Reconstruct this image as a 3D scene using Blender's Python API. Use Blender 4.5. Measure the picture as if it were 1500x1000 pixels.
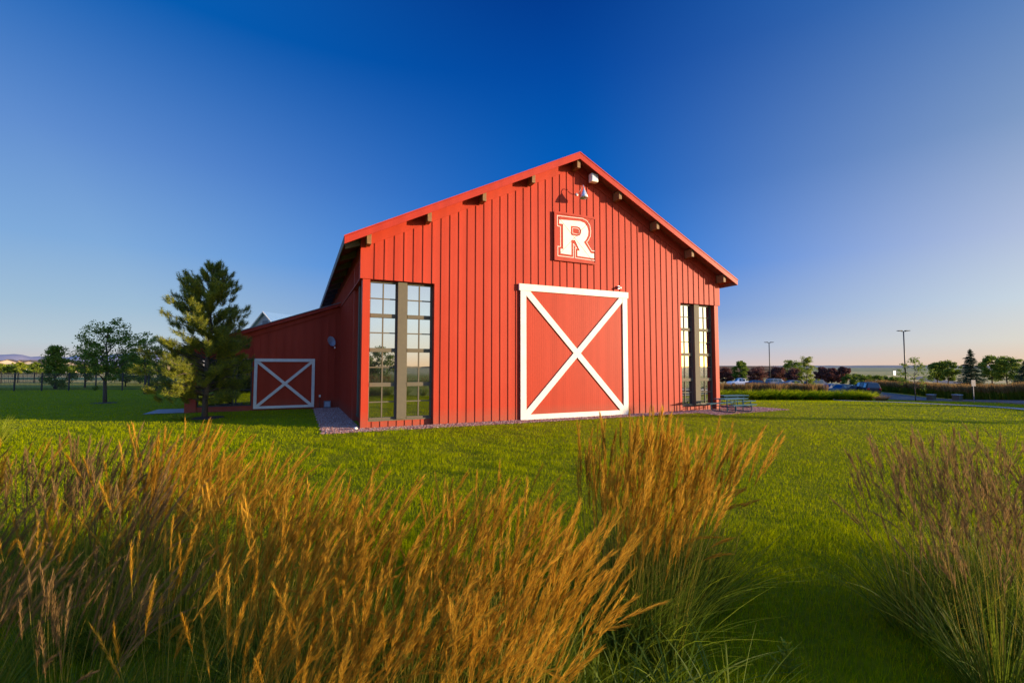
import bpy, math, random
import numpy as np
R = math.radians
for o in list(bpy.data.objects): bpy.data.objects.remove(o)
scn = bpy.context.scene
col = scn.collection

# ------------------------------------------------------------------ camera
CAM_H = 2.6
F_PX, PITCH = 674.0, 0.0544
cd = bpy.data.cameras.new('camera'); cam = bpy.data.objects.new('camera', cd); col.objects.link(cam)
cd.sensor_width = 36; cd.lens = 36 * F_PX / 1500; cd.clip_start = 0.05; cd.clip_end = 60000
cam.location = (0, 0, CAM_H); cam.rotation_euler = (math.pi / 2 + PITCH, 0, 0)
scn.camera = cam

# ------------------------------------------------------------------ world, sun, exposure
SUN_EL, SUN_AZ = R(7.2), R(101.0)      # azimuth clockwise from +Y
world = bpy.data.worlds.new('World'); scn.world = world; world.use_nodes = True
wn = world.node_tree; wn.nodes.clear()
def wnode(t, **k):
    n = wn.nodes.new(t)
    for a, b in k.items(): setattr(n, a, b)
    return n
sky = wnode('ShaderNodeTexSky', sky_type='NISHITA', sun_disc=False)
sky.sun_elevation = SUN_EL; sky.sun_rotation = SUN_AZ
sky.altitude = 1600; sky.air_density = 1.0; sky.dust_density = 0.6; sky.ozone_density = 2.2
sv = np.array([math.sin(SUN_AZ) * math.cos(SUN_EL), math.cos(SUN_AZ) * math.cos(SUN_EL), math.sin(SUN_EL)])
# clear dawn sky: colour by height above the horizon, deepest a quarter turn away from the sun
def wmath(op, a, b=None, clamp=False):
    n = wnode('ShaderNodeMath', operation=op, use_clamp=clamp)
    for i, v in enumerate((a, b)):
        if v is None: continue
        if hasattr(v, 'links'): wn.links.new(v, n.inputs[i])
        else: n.inputs[i].default_value = v
    return n.outputs[0]
geo = wnode('ShaderNodeTexCoord'); sep = wnode('ShaderNodeSeparateXYZ'); wn.links.new(geo.outputs['Generated'], sep.inputs[0])
dot = wnode('ShaderNodeVectorMath', operation='DOT_PRODUCT'); wn.links.new(geo.outputs['Generated'], dot.inputs[0]); dot.inputs[1].default_value = tuple(sv)
KZ = (0, .04, .1, .2, .35, .55, .7, .9)  # last stop, overhead, is brightened to raise the ambient fill
SKY_C = [[0.3302, 0.2879, 0.3123], [0.2022, 0.2596, 0.3719], [0.0755, 0.156, 0.3548], [0.0005, 0.1048, 0.3789], [0.0005, 0.0669, 0.2824], [0.0005, 0.0365, 0.1959], [0.0005, 0.0167, 0.1186], [0.1, 0.22, 0.56]]
SKY_L = [[0.3253, 0.28, 0.2775], [0.2642, 0.3165, 0.3492], [0.1884, 0.2773, 0.3647], [0.1154, 0.2187, 0.3791], [0.0627, 0.1453, 0.3361], [0.0011, 0.0691, 0.2559], [0.006, 0.0888, 0.3168], [0.12, 0.24, 0.56]]
SKY_R = [[0.4925, 0.3226, 0.1754], [0.4595, 0.4148, 0.3154], [0.4015, 0.4408, 0.4236], [0.3065, 0.3347, 0.387], [0.152, 0.2137, 0.3089], [0.0441, 0.1188, 0.2732], [0.0005, 0.1103, 0.3645], [0.14, 0.25, 0.54]]
def wramp(cols):
    r = wnode('ShaderNodeValToRGB'); e = r.color_ramp.elements
    e[0].position = 0; e[0].color = (*cols[0], 1); e[1].position = KZ[-1]; e[1].color = (*cols[-1], 1)
    for z, c in zip(KZ[1:-1], cols[1:-1]): q = e.new(z); q.color = (*c, 1)
    wn.links.new(sep.outputs[2], r.inputs[0]); return r.outputs[0]
def wmix(f, a, b):
    m = wnode('ShaderNodeMix', data_type='RGBA', clamp_factor=True); wn.links.new(f, m.inputs[0]); wn.links.new(a, m.inputs[6]); wn.links.new(b, m.inputs[7]); return m.outputs[2]
pos = wmath('POWER', wmath('DIVIDE', wmath('MAXIMUM', dot.outputs['Value'], 0.0), .75), 1.6)
neg = wmath('POWER', wmath('DIVIDE', wmath('MAXIMUM', wmath('MULTIPLY', dot.outputs['Value'], -1.0), 0.0), .75), 1.6)
skyc = wmix(neg, wmix(pos, wramp(SKY_C), wramp(SKY_R)), wramp(SKY_L))
nsc = wnode('ShaderNodeMix', data_type='RGBA', blend_type='MULTIPLY'); nsc.inputs[0].default_value = 1; wn.links.new(sky.outputs[0], nsc.inputs[6]); nsc.inputs[7].default_value = (.26, .21, .14, 1)
near_sun = wnode('ShaderNodeMapRange', interpolation_type='SMOOTHSTEP'); near_sun.inputs[1].default_value = .86; near_sun.inputs[2].default_value = .985; wn.links.new(dot.outputs['Value'], near_sun.inputs[0])
behind = wnode('ShaderNodeMapRange', interpolation_type='SMOOTHSTEP'); behind.inputs[1].default_value = .1; behind.inputs[2].default_value = -.5; behind.inputs[3].default_value = 1; behind.inputs[4].default_value = 1.9; wn.links.new(sep.outputs[1], behind.inputs[0])  # sky behind the viewpoint brightened as added ambient fill
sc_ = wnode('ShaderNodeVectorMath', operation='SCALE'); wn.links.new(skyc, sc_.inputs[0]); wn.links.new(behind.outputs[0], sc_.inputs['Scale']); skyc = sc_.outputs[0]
bg = wnode('ShaderNodeBackground'); bg.inputs['Strength'].default_value = 1.0
wo = wnode('ShaderNodeOutputWorld')
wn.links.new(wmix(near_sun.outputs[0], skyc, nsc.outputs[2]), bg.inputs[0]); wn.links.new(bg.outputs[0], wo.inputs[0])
sd = bpy.data.lights.new('sun', 'SUN'); sun = bpy.data.objects.new('sun', sd); col.objects.link(sun)
sd.energy = 5.0; sd.angle = R(0.5); sd.color = (1.0, 0.76, 0.50)
from mathutils import Vector, Matrix
sun.rotation_euler = Vector(sv).to_track_quat('Z', 'Y').to_euler(); sun.location = (60, -8, 30)
scn.view_settings.view_transform = 'Standard'; scn.view_settings.look = 'None'
scn.view_settings.gamma = 1.0; scn.view_settings.exposure = 0.9
scn.render.engine = 'CYCLES'
scn.cycles.max_bounces = 6; scn.cycles.transparent_max_bounces = 8

# ------------------------------------------------------------------ terrain function
def sst(a, b, v):
    t = np.clip((np.asarray(v, float) - a) / (b - a), 0, 1); return t * t * (3 - 2 * t)
def gz(x, y):
    x = np.asarray(x, float); y = np.asarray(y, float)
    right = sst(6, 18, x - 0.1 * y)
    z = 0.18 * sst(8.5, 4.5, y) * sst(-6, 0, y)
    z = z - right * (1.4 * sst(28, 60, y) + 1.0 * sst(60, 150, y))
    z = z - (1 - right) * (0.3 * sst(46, 70, y) + 1.2 * sst(90, 280, y))
    z = z + 0.1 * np.exp(-((x + 14.7) ** 2 + (y - 22.6) ** 2) / 9)
    z = z + 0.03 * np.sin(x * .35 + 1) * np.sin(y * .27) * sst(3, 9, np.hypot(x, y)) * sst(120, 60, np.hypot(x, y)) * sst(19, 15, y)
    return z
def px2x(px, y): return (px - 750) / F_PX * y       # sideways offset at a depth

# ------------------------------------------------------------------ material helpers
def new_mat(name):
    m = bpy.data.materials.new(name); m.use_nodes = True; nt = m.node_tree
    b = nt.nodes['Principled BSDF']; return m, nt, b
def N(nt, t, **k):
    n = nt.nodes.new(t)
    for a, v in k.items():
        if a in n.inputs: n.inputs[a].default_value = v
        else: setattr(n, a, v)
    return n
def c4(c): return (c[0], c[1], c[2], 1)
def ramp2(nt, fac, a, b, p0=0.3, p1=0.7):
    r = nt.nodes.new('ShaderNodeValToRGB'); r.color_ramp.elements[0].color = c4(a); r.color_ramp.elements[1].color = c4(b)
    r.color_ramp.elements[0].position = p0; r.color_ramp.elements[1].position = p1
    nt.links.new(fac, r.inputs[0]); return r.outputs[0]
def coords(nt, scale=(1, 1, 1), kind='Object'):
    tc = nt.nodes.new('ShaderNodeTexCoord'); mp = nt.nodes.new('ShaderNodeMapping'); mp.inputs['Scale'].default_value = scale
    nt.links.new(tc.outputs[kind], mp.inputs[0]); return mp.outputs[0]
def noise(nt, vec, scale, detail=4, rough=.6):
    n = N(nt, 'ShaderNodeTexNoise', Scale=scale, Detail=detail, Roughness=rough); nt.links.new(vec, n.inputs['Vector']); return n.outputs['Fac']
def mixc(nt, fac, a, b, blend='MIX'):
    m = nt.nodes.new('ShaderNodeMix'); m.data_type = 'RGBA'; m.blend_type = blend
    for s, v in ((0, fac), (6, a), (7, b)):
        if hasattr(v, 'links'): nt.links.new(v, m.inputs[s])
        else: m.inputs[s].default_value = v if s == 0 else c4(v)
    return m.outputs[2]
def bump(nt, b, h, dist=.02, st=.5):
    n = N(nt, 'ShaderNodeBump', Distance=dist, Strength=st); nt.links.new(h, n.inputs['Height']); nt.links.new(n.outputs[0], b.inputs['Normal'])
def simple(name, c, rough=.6, metal=0., var=.15, scale=6., bmp=0.):
    m, nt, b = new_mat(name)
    v = coords(nt); f = noise(nt, v, scale)
    c0 = tuple(x * (1 - var) for x in c); c1 = tuple(min(1, x * (1 + var)) for x in c)
    nt.links.new(ramp2(nt, f, c0, c1), b.inputs['Base Color'])
    b.inputs['Roughness'].default_value = rough; b.inputs['Metallic'].default_value = metal
    if bmp: bump(nt, b, noise(nt, v, scale * 8), bmp, .6)
    return m
def paint(name, c, worn, rough=.55, foot=.75):
    """painted vertical boards: grain stretched along the board, faint fading and dirt"""
    m, nt, b = new_mat(name)
    g = noise(nt, coords(nt, (14, 14, .8)), 3.0, 6)
    big = noise(nt, coords(nt, (.35, .35, .2)), 2.0, 3)
    c0 = tuple(x * .86 for x in c)
    a = ramp2(nt, g, c0, c)
    a = mixc(nt, ramp2(nt, big, (0, 0, 0), (.45, .45, .45)), a, worn)
    w = N(nt, 'ShaderNodeTexNoise', Scale=1.0, Detail=0); nt.links.new(coords(nt, (2.4, .01, .01)), w.inputs['Vector'])
    a = mixc(nt, ramp2(nt, w.outputs['Fac'], (0, 0, 0), (.45, .45, .45), .35, .65), a, tuple(x * .70 for x in c))
    tc = nt.nodes.new('ShaderNodeTexCoord'); sx = nt.nodes.new('ShaderNodeSeparateXYZ'); nt.links.new(tc.outputs['Object'], sx.inputs[0])
    dz = N(nt, 'ShaderNodeMapRange'); nt.links.new(sx.outputs[2], dz.inputs[0]); dz.inputs[1].default_value = foot; dz.inputs[2].default_value = foot - .75
    dn = N(nt, 'ShaderNodeMath', operation='MULTIPLY'); nt.links.new(dz.outputs[0], dn.inputs[0]); nt.links.new(noise(nt, coords(nt, (3, 3, 6)), 1.5, 5), dn.inputs[1])
    a = mixc(nt, dn.outputs[0], a, (.22, .10, .06))
    nt.links.new(a, b.inputs['Base Color']); b.inputs['Roughness'].default_value = rough; b.inputs['Specular IOR Level'].default_value = .15
    bump(nt, b, noise(nt, coords(nt, (40, 40, 3)), 3.0, 5), .004, .35)
    return m
def leafy(name, ca, cb, trans=.35, rough=.6, attr=True, tcol=None, spec=.2):
    m, nt, b = new_mat(name)
    at = nt.nodes.new('ShaderNodeAttribute'); at.attribute_name = 'rnd'
    big = noise(nt, coords(nt), .9, 3)
    f = N(nt, 'ShaderNodeMath', operation='ADD'); nt.links.new(at.outputs['Fac'], f.inputs[0]); nt.links.new(big, f.inputs[1])
    h = N(nt, 'ShaderNodeMath', operation='MULTIPLY'); nt.links.new(f.outputs[0], h.inputs[0]); h.inputs[1].default_value = .5
    c = ramp2(nt, h.outputs[0], ca, cb, .22, .78)
    nt.links.new(c, b.inputs['Base Color']); b.inputs['Roughness'].default_value = rough
    b.inputs['Specular IOR Level'].default_value = spec
    t = nt.nodes.new('ShaderNodeBsdfTranslucent')
    if tcol: nt.links.new(mixc(nt, 1.0, c, tcol, 'MULTIPLY'), t.inputs[0])
    else: nt.links.new(c, t.inputs[0])
    mx = nt.nodes.new('ShaderNodeMixShader'); mx.inputs[0].default_value = trans
    nt.links.new(b.outputs[0], mx.inputs[1]); nt.links.new(t.outputs[0], mx.inputs[2])
    nt.links.new(mx.outputs[0], nt.nodes['Material Output'].inputs[0]); return m
def glassy(name, tint=(.75, .8, .85), amount=.55, dark=(.012, .014, .014)):
    m, nt, b = new_mat(name)
    b.inputs['Base Color'].default_value = c4(dark); b.inputs['Roughness'].default_value = .12
    g = N(nt, 'ShaderNodeBsdfGlossy', Roughness=.015); g.inputs[0].default_value = c4(tint)
    bn = N(nt, 'ShaderNodeBump', Distance=.02, Strength=.05); nt.links.new(noise(nt, coords(nt), .9, 2), bn.inputs['Height']); nt.links.new(bn.outputs[0], g.inputs['Normal'])
    lw = N(nt, 'ShaderNodeLayerWeight', Blend=.25)
    mr = N(nt, 'ShaderNodeMapRange'); nt.links.new(lw.outputs['Fresnel'], mr.inputs[0]); mr.inputs[3].default_value = amount; mr.inputs[4].default_value = 1
    mx = nt.nodes.new('ShaderNodeMixShader'); nt.links.new(mr.outputs[0], mx.inputs[0])
    nt.links.new(b.outputs[0], mx.inputs[1]); nt.links.new(g.outputs[0], mx.inputs[2])
    nt.links.new(mx.outputs[0], nt.nodes['Material Output'].inputs[0]); return m

M = {}
M['red'] = paint('red board paint', (.44, .042, .017), (.48, .060, .028))
M['red_smooth'] = paint('red smooth paint', (.44, .041, .015), (.44, .047, .022), .5)
M['red_trim'] = paint('red trim paint', (.42, .034, .016), (.44, .042, .02), .5)
M['red_sign'] = paint('red sign paint', (.43, .042, .018), (.43, .048, .026), .5, -5.)
M['white'] = simple('white trim paint', (.72, .66, .56), .55, var=.07, scale=3, bmp=.002)
M['olive'] = simple('olive grey aluminium', (.105, .088, .052), .75, var=.06)
M['glass'] = glassy('window glass')
M['dark'] = simple('dark metal', (.02, .02, .022), .5)
M['black'] = simple('black painted iron', (.008, .009, .010), .5)
M['roof_metal'] = simple('galvanised roof', (.42, .46, .52), .35, .6, var=.08)
M['roof_shingle'] = simple('grey brown shingle', (.10, .075, .065), .9, var=.25, scale=3)
M['wood'] = simple('stained beam wood', (.20, .10, .03), .7, var=.25, scale=9)
M['greybeam'] = simple('grey painted rafter', (.16, .15, .15), .7)
M['soffit'] = simple('dark soffit board', (.22, .05, .035), .8)
M['cream'] = simple('cream enamel', (.80, .76, .66), .4, var=.03)
M['zinc'] = simple('pale zinc shade', (.62, .62, .62), .35, .4, var=.05)
M['dish'] = simple('grey dish metal', (.34, .38, .42), .5)
M['concrete'] = simple('concrete', (.22, .21, .20), .85, var=.15, scale=4, bmp=.004)
M['asphalt'] = simple('asphalt', (.075, .075, .08), .85, var=.2, scale=3, bmp=.01)
M['roadpaint'] = simple('road paint', (.7, .68, .6), .7)
M['teal'] = simple('teal coated steel', (.004, .075, .12), .85, var=.1)
M['bark'] = simple('tree bark', (.085, .06, .042), .9, var=.35, scale=18, bmp=.02)
M['mulch'] = simple('bark mulch', (.07, .035, .025), .95, var=.4, scale=20, bmp=.03)
M['pine_needle'] = leafy('pine needles', (.028, .075, .030), (.36, .35, .012), .25)
M['spruce_needle'] = leafy('spruce needles', (.035, .065, .03), (.09, .13, .06), .2)
M['leaf_green'] = leafy('green leaves', (.06, .12, .012), (.22, .28, .03), .45)
M['leaf_bright'] = leafy('yellow green leaves', (.14, .20, .012), (.34, .36, .03), .45)
M['leaf_purple'] = leafy('purple leaves', (.07, .028, .024), (.20, .075, .055), .35)
M['turf'] = leafy('turf blades', (.13, .21, .0), (.45, .47, .0), .45, .85, spec=.0)
M['reed_leaf'] = leafy('reed grass leaves', (.05, .10, .008), (.20, .24, .015), .45, .6)
M['reed_stem'] = leafy('reed grass stems', (.22, .18, .02), (.45, .32, .04), .3)
M['plume'] = leafy('reed grass plumes', (.34, .16, .008), (.80, .47, .055), .5, .9, spec=.03)
M['plume_dull'] = leafy('dull reed plumes', (.17, .10, .035), (.38, .24, .09), .4, .9, spec=.03)
M['mound'] = leafy('mound grass leaves', (.16, .24, .004), (.42, .46, .01), .5, .9, spec=.03)

def ground_mat():
    m, nt, b = new_mat('ground turf')
    v = coords(nt)
    fine = noise(nt, v, 9, 6, .7); mid = noise(nt, v, .8, 4); big = noise(nt, v, .045, 3)
    a = ramp2(nt, fine, (.07, .10, .002), (.22, .23, .003))
    a = mixc(nt, ramp2(nt, mid, (0, 0, 0), (.5, .5, .5)), a, (.26, .24, .004))
    # far fields: streaks of dry meadow and crops, by real distance from the barn
    streak = noise(nt, coords(nt, (.010, .06, 1)), 1.0, 5, .65)
    meadow = ramp2(nt, streak, (.26, .25, .06), (.66, .47, .21), .38, .62)
    geo = nt.nodes.new('ShaderNodeNewGeometry'); ln = N(nt, 'ShaderNodeVectorMath', operation='LENGTH'); nt.links.new(geo.outputs['Position'], ln.inputs[0])
    mr = N(nt, 'ShaderNodeMapRange'); nt.links.new(ln.outputs['Value'], mr.inputs[0]); mr.inputs[1].default_value = 85; mr.inputs[2].default_value = 150
    a = mixc(nt, mr.outputs[0], a, meadow)
    far = ramp2(nt, noise(nt, coords(nt, (.0012, .006, 1)), 1.0, 5, .7), (.15, .19, .09), (.46, .37, .18), .4, .62)
    mr2 = N(nt, 'ShaderNodeMapRange'); nt.links.new(ln.outputs['Value'], mr2.inputs[0]); mr2.inputs[1].default_value = 350; mr2.inputs[2].default_value = 900
    a = mixc(nt, mr2.outputs[0], a, far)
    nt.links.new(a, b.inputs['Base Color']); b.inputs['Roughness'].default_value = .95; b.inputs['Specular IOR Level'].default_value = .1
    bump(nt, b, noise(nt, v, 22, 5, .75), .06, 1.0)
    return m
M['ground'] = ground_mat()
def gravel_mat():
    m, nt, b = new_mat('pink gravel')
    v = coords(nt); vo = N(nt, 'ShaderNodeTexVoronoi', Scale=16.0); nt.links.new(v, vo.inputs['Vector'])
    sp = nt.nodes.new('ShaderNodeSeparateColor'); nt.links.new(vo.outputs['Color'], sp.inputs[0])
    nt.links.new(ramp2(nt, sp.outputs[0], (.22, .09, .065), (.52, .29, .23), .1, .9), b.inputs['Base Color'])
    b.inputs['Roughness'].default_value = .85; bump(nt, b, vo.outputs['Distance'], .03, .8); return m
M['gravel'] = gravel_mat()
def stone_mat():
    m, nt, b = new_mat('gravel stones')
    at = nt.nodes.new('ShaderNodeAttribute'); at.attribute_name = 'rnd'
    r = nt.nodes.new('ShaderNodeValToRGB'); nt.links.new(at.outputs['Fac'], r.inputs[0])
    cs = [(0, (.16, .06, .045)), (.35, (.40, .17, .12)), (.65, (.50, .28, .21)), (.85, (.34, .22, .19)), (1, (.60, .50, .46))]
    r.color_ramp.elements[0].color = c4(cs[0][1]); r.color_ramp.elements[1].color = c4(cs[-1][1])
    for p, c in cs[1:-1]: r.color_ramp.elements.new(p).color = c4(c)
    nt.links.new(r.outputs[0], b.inputs['Base Color']); b.inputs['Roughness'].default_value = .8; return m
M['stone'] = stone_mat()

# ------------------------------------------------------------------ object helpers
def tag(o, label=None, cat=None, group=None, kind=None):
    if label: o['label'] = label
    if cat: o['category'] = cat
    if group: o['group'] = group
    if kind: o['kind'] = kind
    return o
def thing(name, label, cat, loc=(0, 0, 0), rz=0, group=None):
    o = bpy.data.objects.new(name, None); col.objects.link(o); o.empty_display_size = .3
    o.location = tuple(float(v) for v in loc); o.rotation_euler = (0, 0, rz); return tag(o, label, cat, group)
def link(name, me, mat, parent=None):
    o = bpy.data.objects.new(name, me); col.objects.link(o)
    if mat is not None and not me.materials: me.materials.append(mat)
    if parent: o.parent = parent
    return o
class MB:
    def __init__(s): s.v = []; s.f = []
    def add(s, vs, fs):
        k = len(s.v); s.v += [tuple(float(c) for c in v) for v in vs]; s.f += [tuple(i + k for i in f) for f in fs]; return s
    def box(s, x0, x1, y0, y1, z0, z1):
        x0, x1 = min(x0, x1), max(x0, x1); y0, y1 = min(y0, y1), max(y0, y1); z0, z1 = min(z0, z1), max(z0, z1)
        return s.add([(x0, y0, z0), (x1, y0, z0), (x1, y1, z0), (x0, y1, z0), (x0, y0, z1), (x1, y0, z1), (x1, y1, z1), (x0, y1, z1)],
              [(0, 3, 2, 1), (4, 5, 6, 7), (0, 1, 5, 4), (1, 2, 6, 5), (2, 3, 7, 6), (3, 0, 4, 7)])
    def prism(s, poly, y0, y1):            # poly in x,z (ccw seen from -y), extruded along y
        n = len(poly); y0, y1 = min(y0, y1), max(y0, y1)
        return s.add([(x, y0, z) for x, z in poly] + [(x, y1, z) for x, z in poly],
              [tuple(range(n)), tuple(range(2 * n - 1, n - 1, -1))] + [(i, i + n, (i + 1) % n + n, (i + 1) % n) for i in range(n)])
    def bar(s, p, q, w, t, up=(0, -1, 0)):   # rectangular bar from p to q, w across, t along 'up'
        p, q, up = Vector(p), Vector(q), Vector(up); d = (q - p).normalized(); a = d.cross(up).normalized() * w / 2; b = up.normalized() * t / 2
        vs = [p - a - b, p + a - b, p + a + b, p - a + b, q - a - b, q + a - b, q + a + b, q - a + b]
        return s.add(vs, [(0, 3, 2, 1), (4, 5, 6, 7), (0, 1, 5, 4), (1, 2, 6, 5), (2, 3, 7, 6), (3, 0, 4, 7)])
    def tube(s, pts, rad, n=8, cap=True):
        pts = [Vector(p) for p in pts]; rad = rad if hasattr(rad, '__len__') else [rad] * len(pts)
        k = len(s.v); ref = Vector((.31, .17, .93))
        for i, p in enumerate(pts):
            d = (pts[min(i + 1, len(pts) - 1)] - pts[max(i - 1, 0)]).normalized()
            a = d.cross(ref)
            if a.length < .05: a = d.cross(Vector((1, 0, 0)))
            a.normalize(); b = d.cross(a)
            for j in range(n):
                t = 2 * math.pi * j / n; s.v.append(tuple(p + (a * math.cos(t) + b * math.sin(t)) * rad[i]))
        for i in range(len(pts) - 1):
            for j in range(n):
                s.f.append((k + i * n + j, k + i * n + (j + 1) % n, k + (i + 1) * n + (j + 1) % n, k + (i + 1) * n + j))
        if cap: s.f.append(tuple(k + j for j in range(n - 1, -1, -1))); s.f.append(tuple(k + (len(pts) - 1) * n + j for j in range(n)))
        return s
    def lathe(s, prof, c=(0, 0, 0), n=20):
        k = len(s.v)
        for r, z in prof:
            for j in range(n):
                t = 2 * math.pi * j / n; s.v.append((c[0] + r * math.cos(t), c[1] + r * math.sin(t), c[2] + z))
        for i in range(len(prof) - 1):
            for j in range(n): s.f.append((k + i * n + j, k + i * n + (j + 1) % n, k + (i + 1) * n + (j + 1) % n, k + (i + 1) * n + j))
        return s
    def mesh(s, name, smooth=False, fix=True):
        me = bpy.data.meshes.new(name); me.from_pydata(s.v, [], s.f)
        if fix:
            import bmesh
            b = bmesh.new(); b.from_mesh(me); bmesh.ops.recalc_face_normals(b, faces=b.faces); b.to_mesh(me); b.free()
        if smooth: me.shade_smooth()
        me.update(); return me
    def build(s, name, mat, parent=None, smooth=False, bevel=0.):
        o = link(name, s.mesh(name, smooth), mat, parent)
        if bevel:
            b = o.modifiers.new('bevel', 'BEVEL'); b.width = bevel; b.segments = 2; b.limit_method = 'ANGLE'
        return o
def np_mesh(name, V, F, rnd=None, mats=None, smooth=False):
    V = np.asarray(V, np.float32); F = np.asarray(F, np.int32)
    me = bpy.data.meshes.new(name); me.vertices.add(len(V)); me.vertices.foreach_set('co', V.ravel())
    k = F.shape[1]; me.loops.add(F.size); me.loops.foreach_set('vertex_index', F.ravel())
    me.polygons.add(len(F)); me.polygons.foreach_set('loop_start', np.arange(0, F.size, k, dtype=np.int32))
    me.update(calc_edges=True); me.validate()
    if rnd is not None:
        a = me.attributes.new('rnd', 'FLOAT', 'POINT'); a.data.foreach_set('value', np.asarray(rnd, np.float32))
    if smooth: me.shade_smooth()
    return me
def copy_tree(o, parent=None):
    c = o.copy(); col.objects.link(c)
    if parent: c.parent = parent
    for ch in o.children: copy_tree(ch, c)
    return c

# ------------------------------------------------------------------ ground sheet
g = np.sinh(np.linspace(-1, 1, 421) * 6.6) / math.sinh(6.6) * 5000
X, Y = np.meshgrid(g, g); Z = gz(X, Y)
n = len(g); idx = np.arange(n * n).reshape(n, n)
F = np.stack([idx[:-1, :-1], idx[:-1, 1:], idx[1:, 1:], idx[1:, :-1]], -1).reshape(-1, 4)
tag(link('ground', np_mesh('ground', np.stack([X, Y, Z], -1).reshape(-1, 3), F, smooth=True), M['ground']), kind='structure')
def ribbon(name, left, right, mat, lift=.03, kind='structure', n=60, m=4):
    def res(P):
        P = np.array(P, float); d = np.r_[0, np.cumsum(np.hypot(*np.diff(P, axis=0).T))]; t = np.linspace(0, d[-1], n)
        return np.stack([np.interp(t, d, P[:, 0]), np.interp(t, d, P[:, 1])], -1)
    a, b = res(left), res(right); t = np.linspace(0, 1, m)[None, :, None]
    P = a[:, None] * (1 - t) + b[:, None] * t
    V = np.concatenate([P, (gz(P[..., 0], P[..., 1]) + lift)[..., None]], -1).reshape(-1, 3)
    idx = np.arange(n * m).reshape(n, m)
    F = np.stack([idx[:-1, :-1], idx[:-1, 1:], idx[1:, 1:], idx[1:, :-1]], -1).reshape(-1, 4)
    return tag(link(name, np_mesh(name, V, F, smooth=True), mat), kind=kind)
def curve(pts, k=8):
    P = np.array(pts, float); out = []
    for i in range(len(P) - 1):
        p0, p1, p2, p3 = P[max(i - 1, 0)], P[i], P[i + 1], P[min(i + 2, len(P) - 1)]
        for t in np.linspace(0, 1, k, endpoint=False):
            out.append(.5 * ((2 * p1) + (-p0 + p2) * t + (2 * p0 - 5 * p1 + 4 * p2 - p3) * t * t + (-p0 + 3 * p1 - 3 * p2 + p3) * t ** 3))
    return np.array(out + [P[-1]])
def offset(P, d):
    P = np.asarray(P, float); T = np.gradient(P, axis=0); T /= np.linalg.norm(T, axis=1)[:, None]
    return P + np.stack([T[:, 1], -T[:, 0]], -1) * d
drive = curve([(29, 12), (32.5, 22), (36, 31.5), (41, 44), (46.5, 59.5), (51, 72), (54, 84)])     # near edge of the drive
ribbon('drive', drive, offset(drive, 5.6), M['asphalt'])
def kerb(name, P, w=.16, h=.12):
    a = P; b = offset(P, w); mb = MB(); n_ = len(a)
    vs = []
    for p, q in zip(a, b):
        z = float(gz(p[0], p[1])); vs += [(p[0], p[1], z - .1), (p[0], p[1], z + h), (q[0], q[1], z + h), (q[0], q[1], z - .1)]
    fs = [tuple(4 * i + j for j in (0, 1)) + (4 * (i + 1) + 1, 4 * (i + 1)) for i in range(n_ - 1)]
    fs += [(4 * i + 1, 4 * i + 2, 4 * i + 6, 4 * i + 5) for i in range(n_ - 1)] + [(4 * i + 2, 4 * i + 3, 4 * i + 7, 4 * i + 6) for i in range(n_ - 1)]
    mb.add(vs, fs); return tag(mb.build(name, M['concrete']), kind='structure')
kerb('kerb', offset(drive, -.16)); kerb('kerb', offset(drive, 5.6))
walk = curve([(21.5, 12), (25.5, 20), (30.4, 27.5), (29.8, 34.5), (33, 45), (38, 56)])
ribbon('footpath', walk, offset(walk, 1.1), M['concrete'], .035)
ribbon('parking_lot', [(10, 61), (10, 112)], [(50, 61), (57, 112)], M['asphalt'], .02)
far_road = curve([(px2x(1344, 230), 230), (px2x(1338, 200), 200), (px2x(1349, 168), 168), (px2x(1375, 142), 142), (px2x(1407, 126), 126), (px2x(1470, 112), 112), (px2x(1560, 100), 100)])
ribbon('far_road', far_road, offset(far_road, -7), M['asphalt'], .05)

# ------------------------------------------------------------------ barn frame of reference
TX, TY, YAW, W = -6.4334, 19.3061, 0.4329, 21.14
ca, sa = math.cos(YAW), math.sin(YAW)
def bw(u, n, z=0): return (TX + u * ca + n * sa, TY + u * sa - n * ca, z)     # barn-local (u along front, n outward) to world
def to_local(x, y):
    dx, dy = np.asarray(x) - TX, np.asarray(y) - TY
    return dx * ca + dy * sa, dx * sa - dy * ca
LEN, HALF, S = 34.0, W / 2, .506
barn = thing('red_barn', 'large red board and batten barn with white crossed sliding door and low side wing', 'barn', (TX, TY, 0), YAW)
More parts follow.
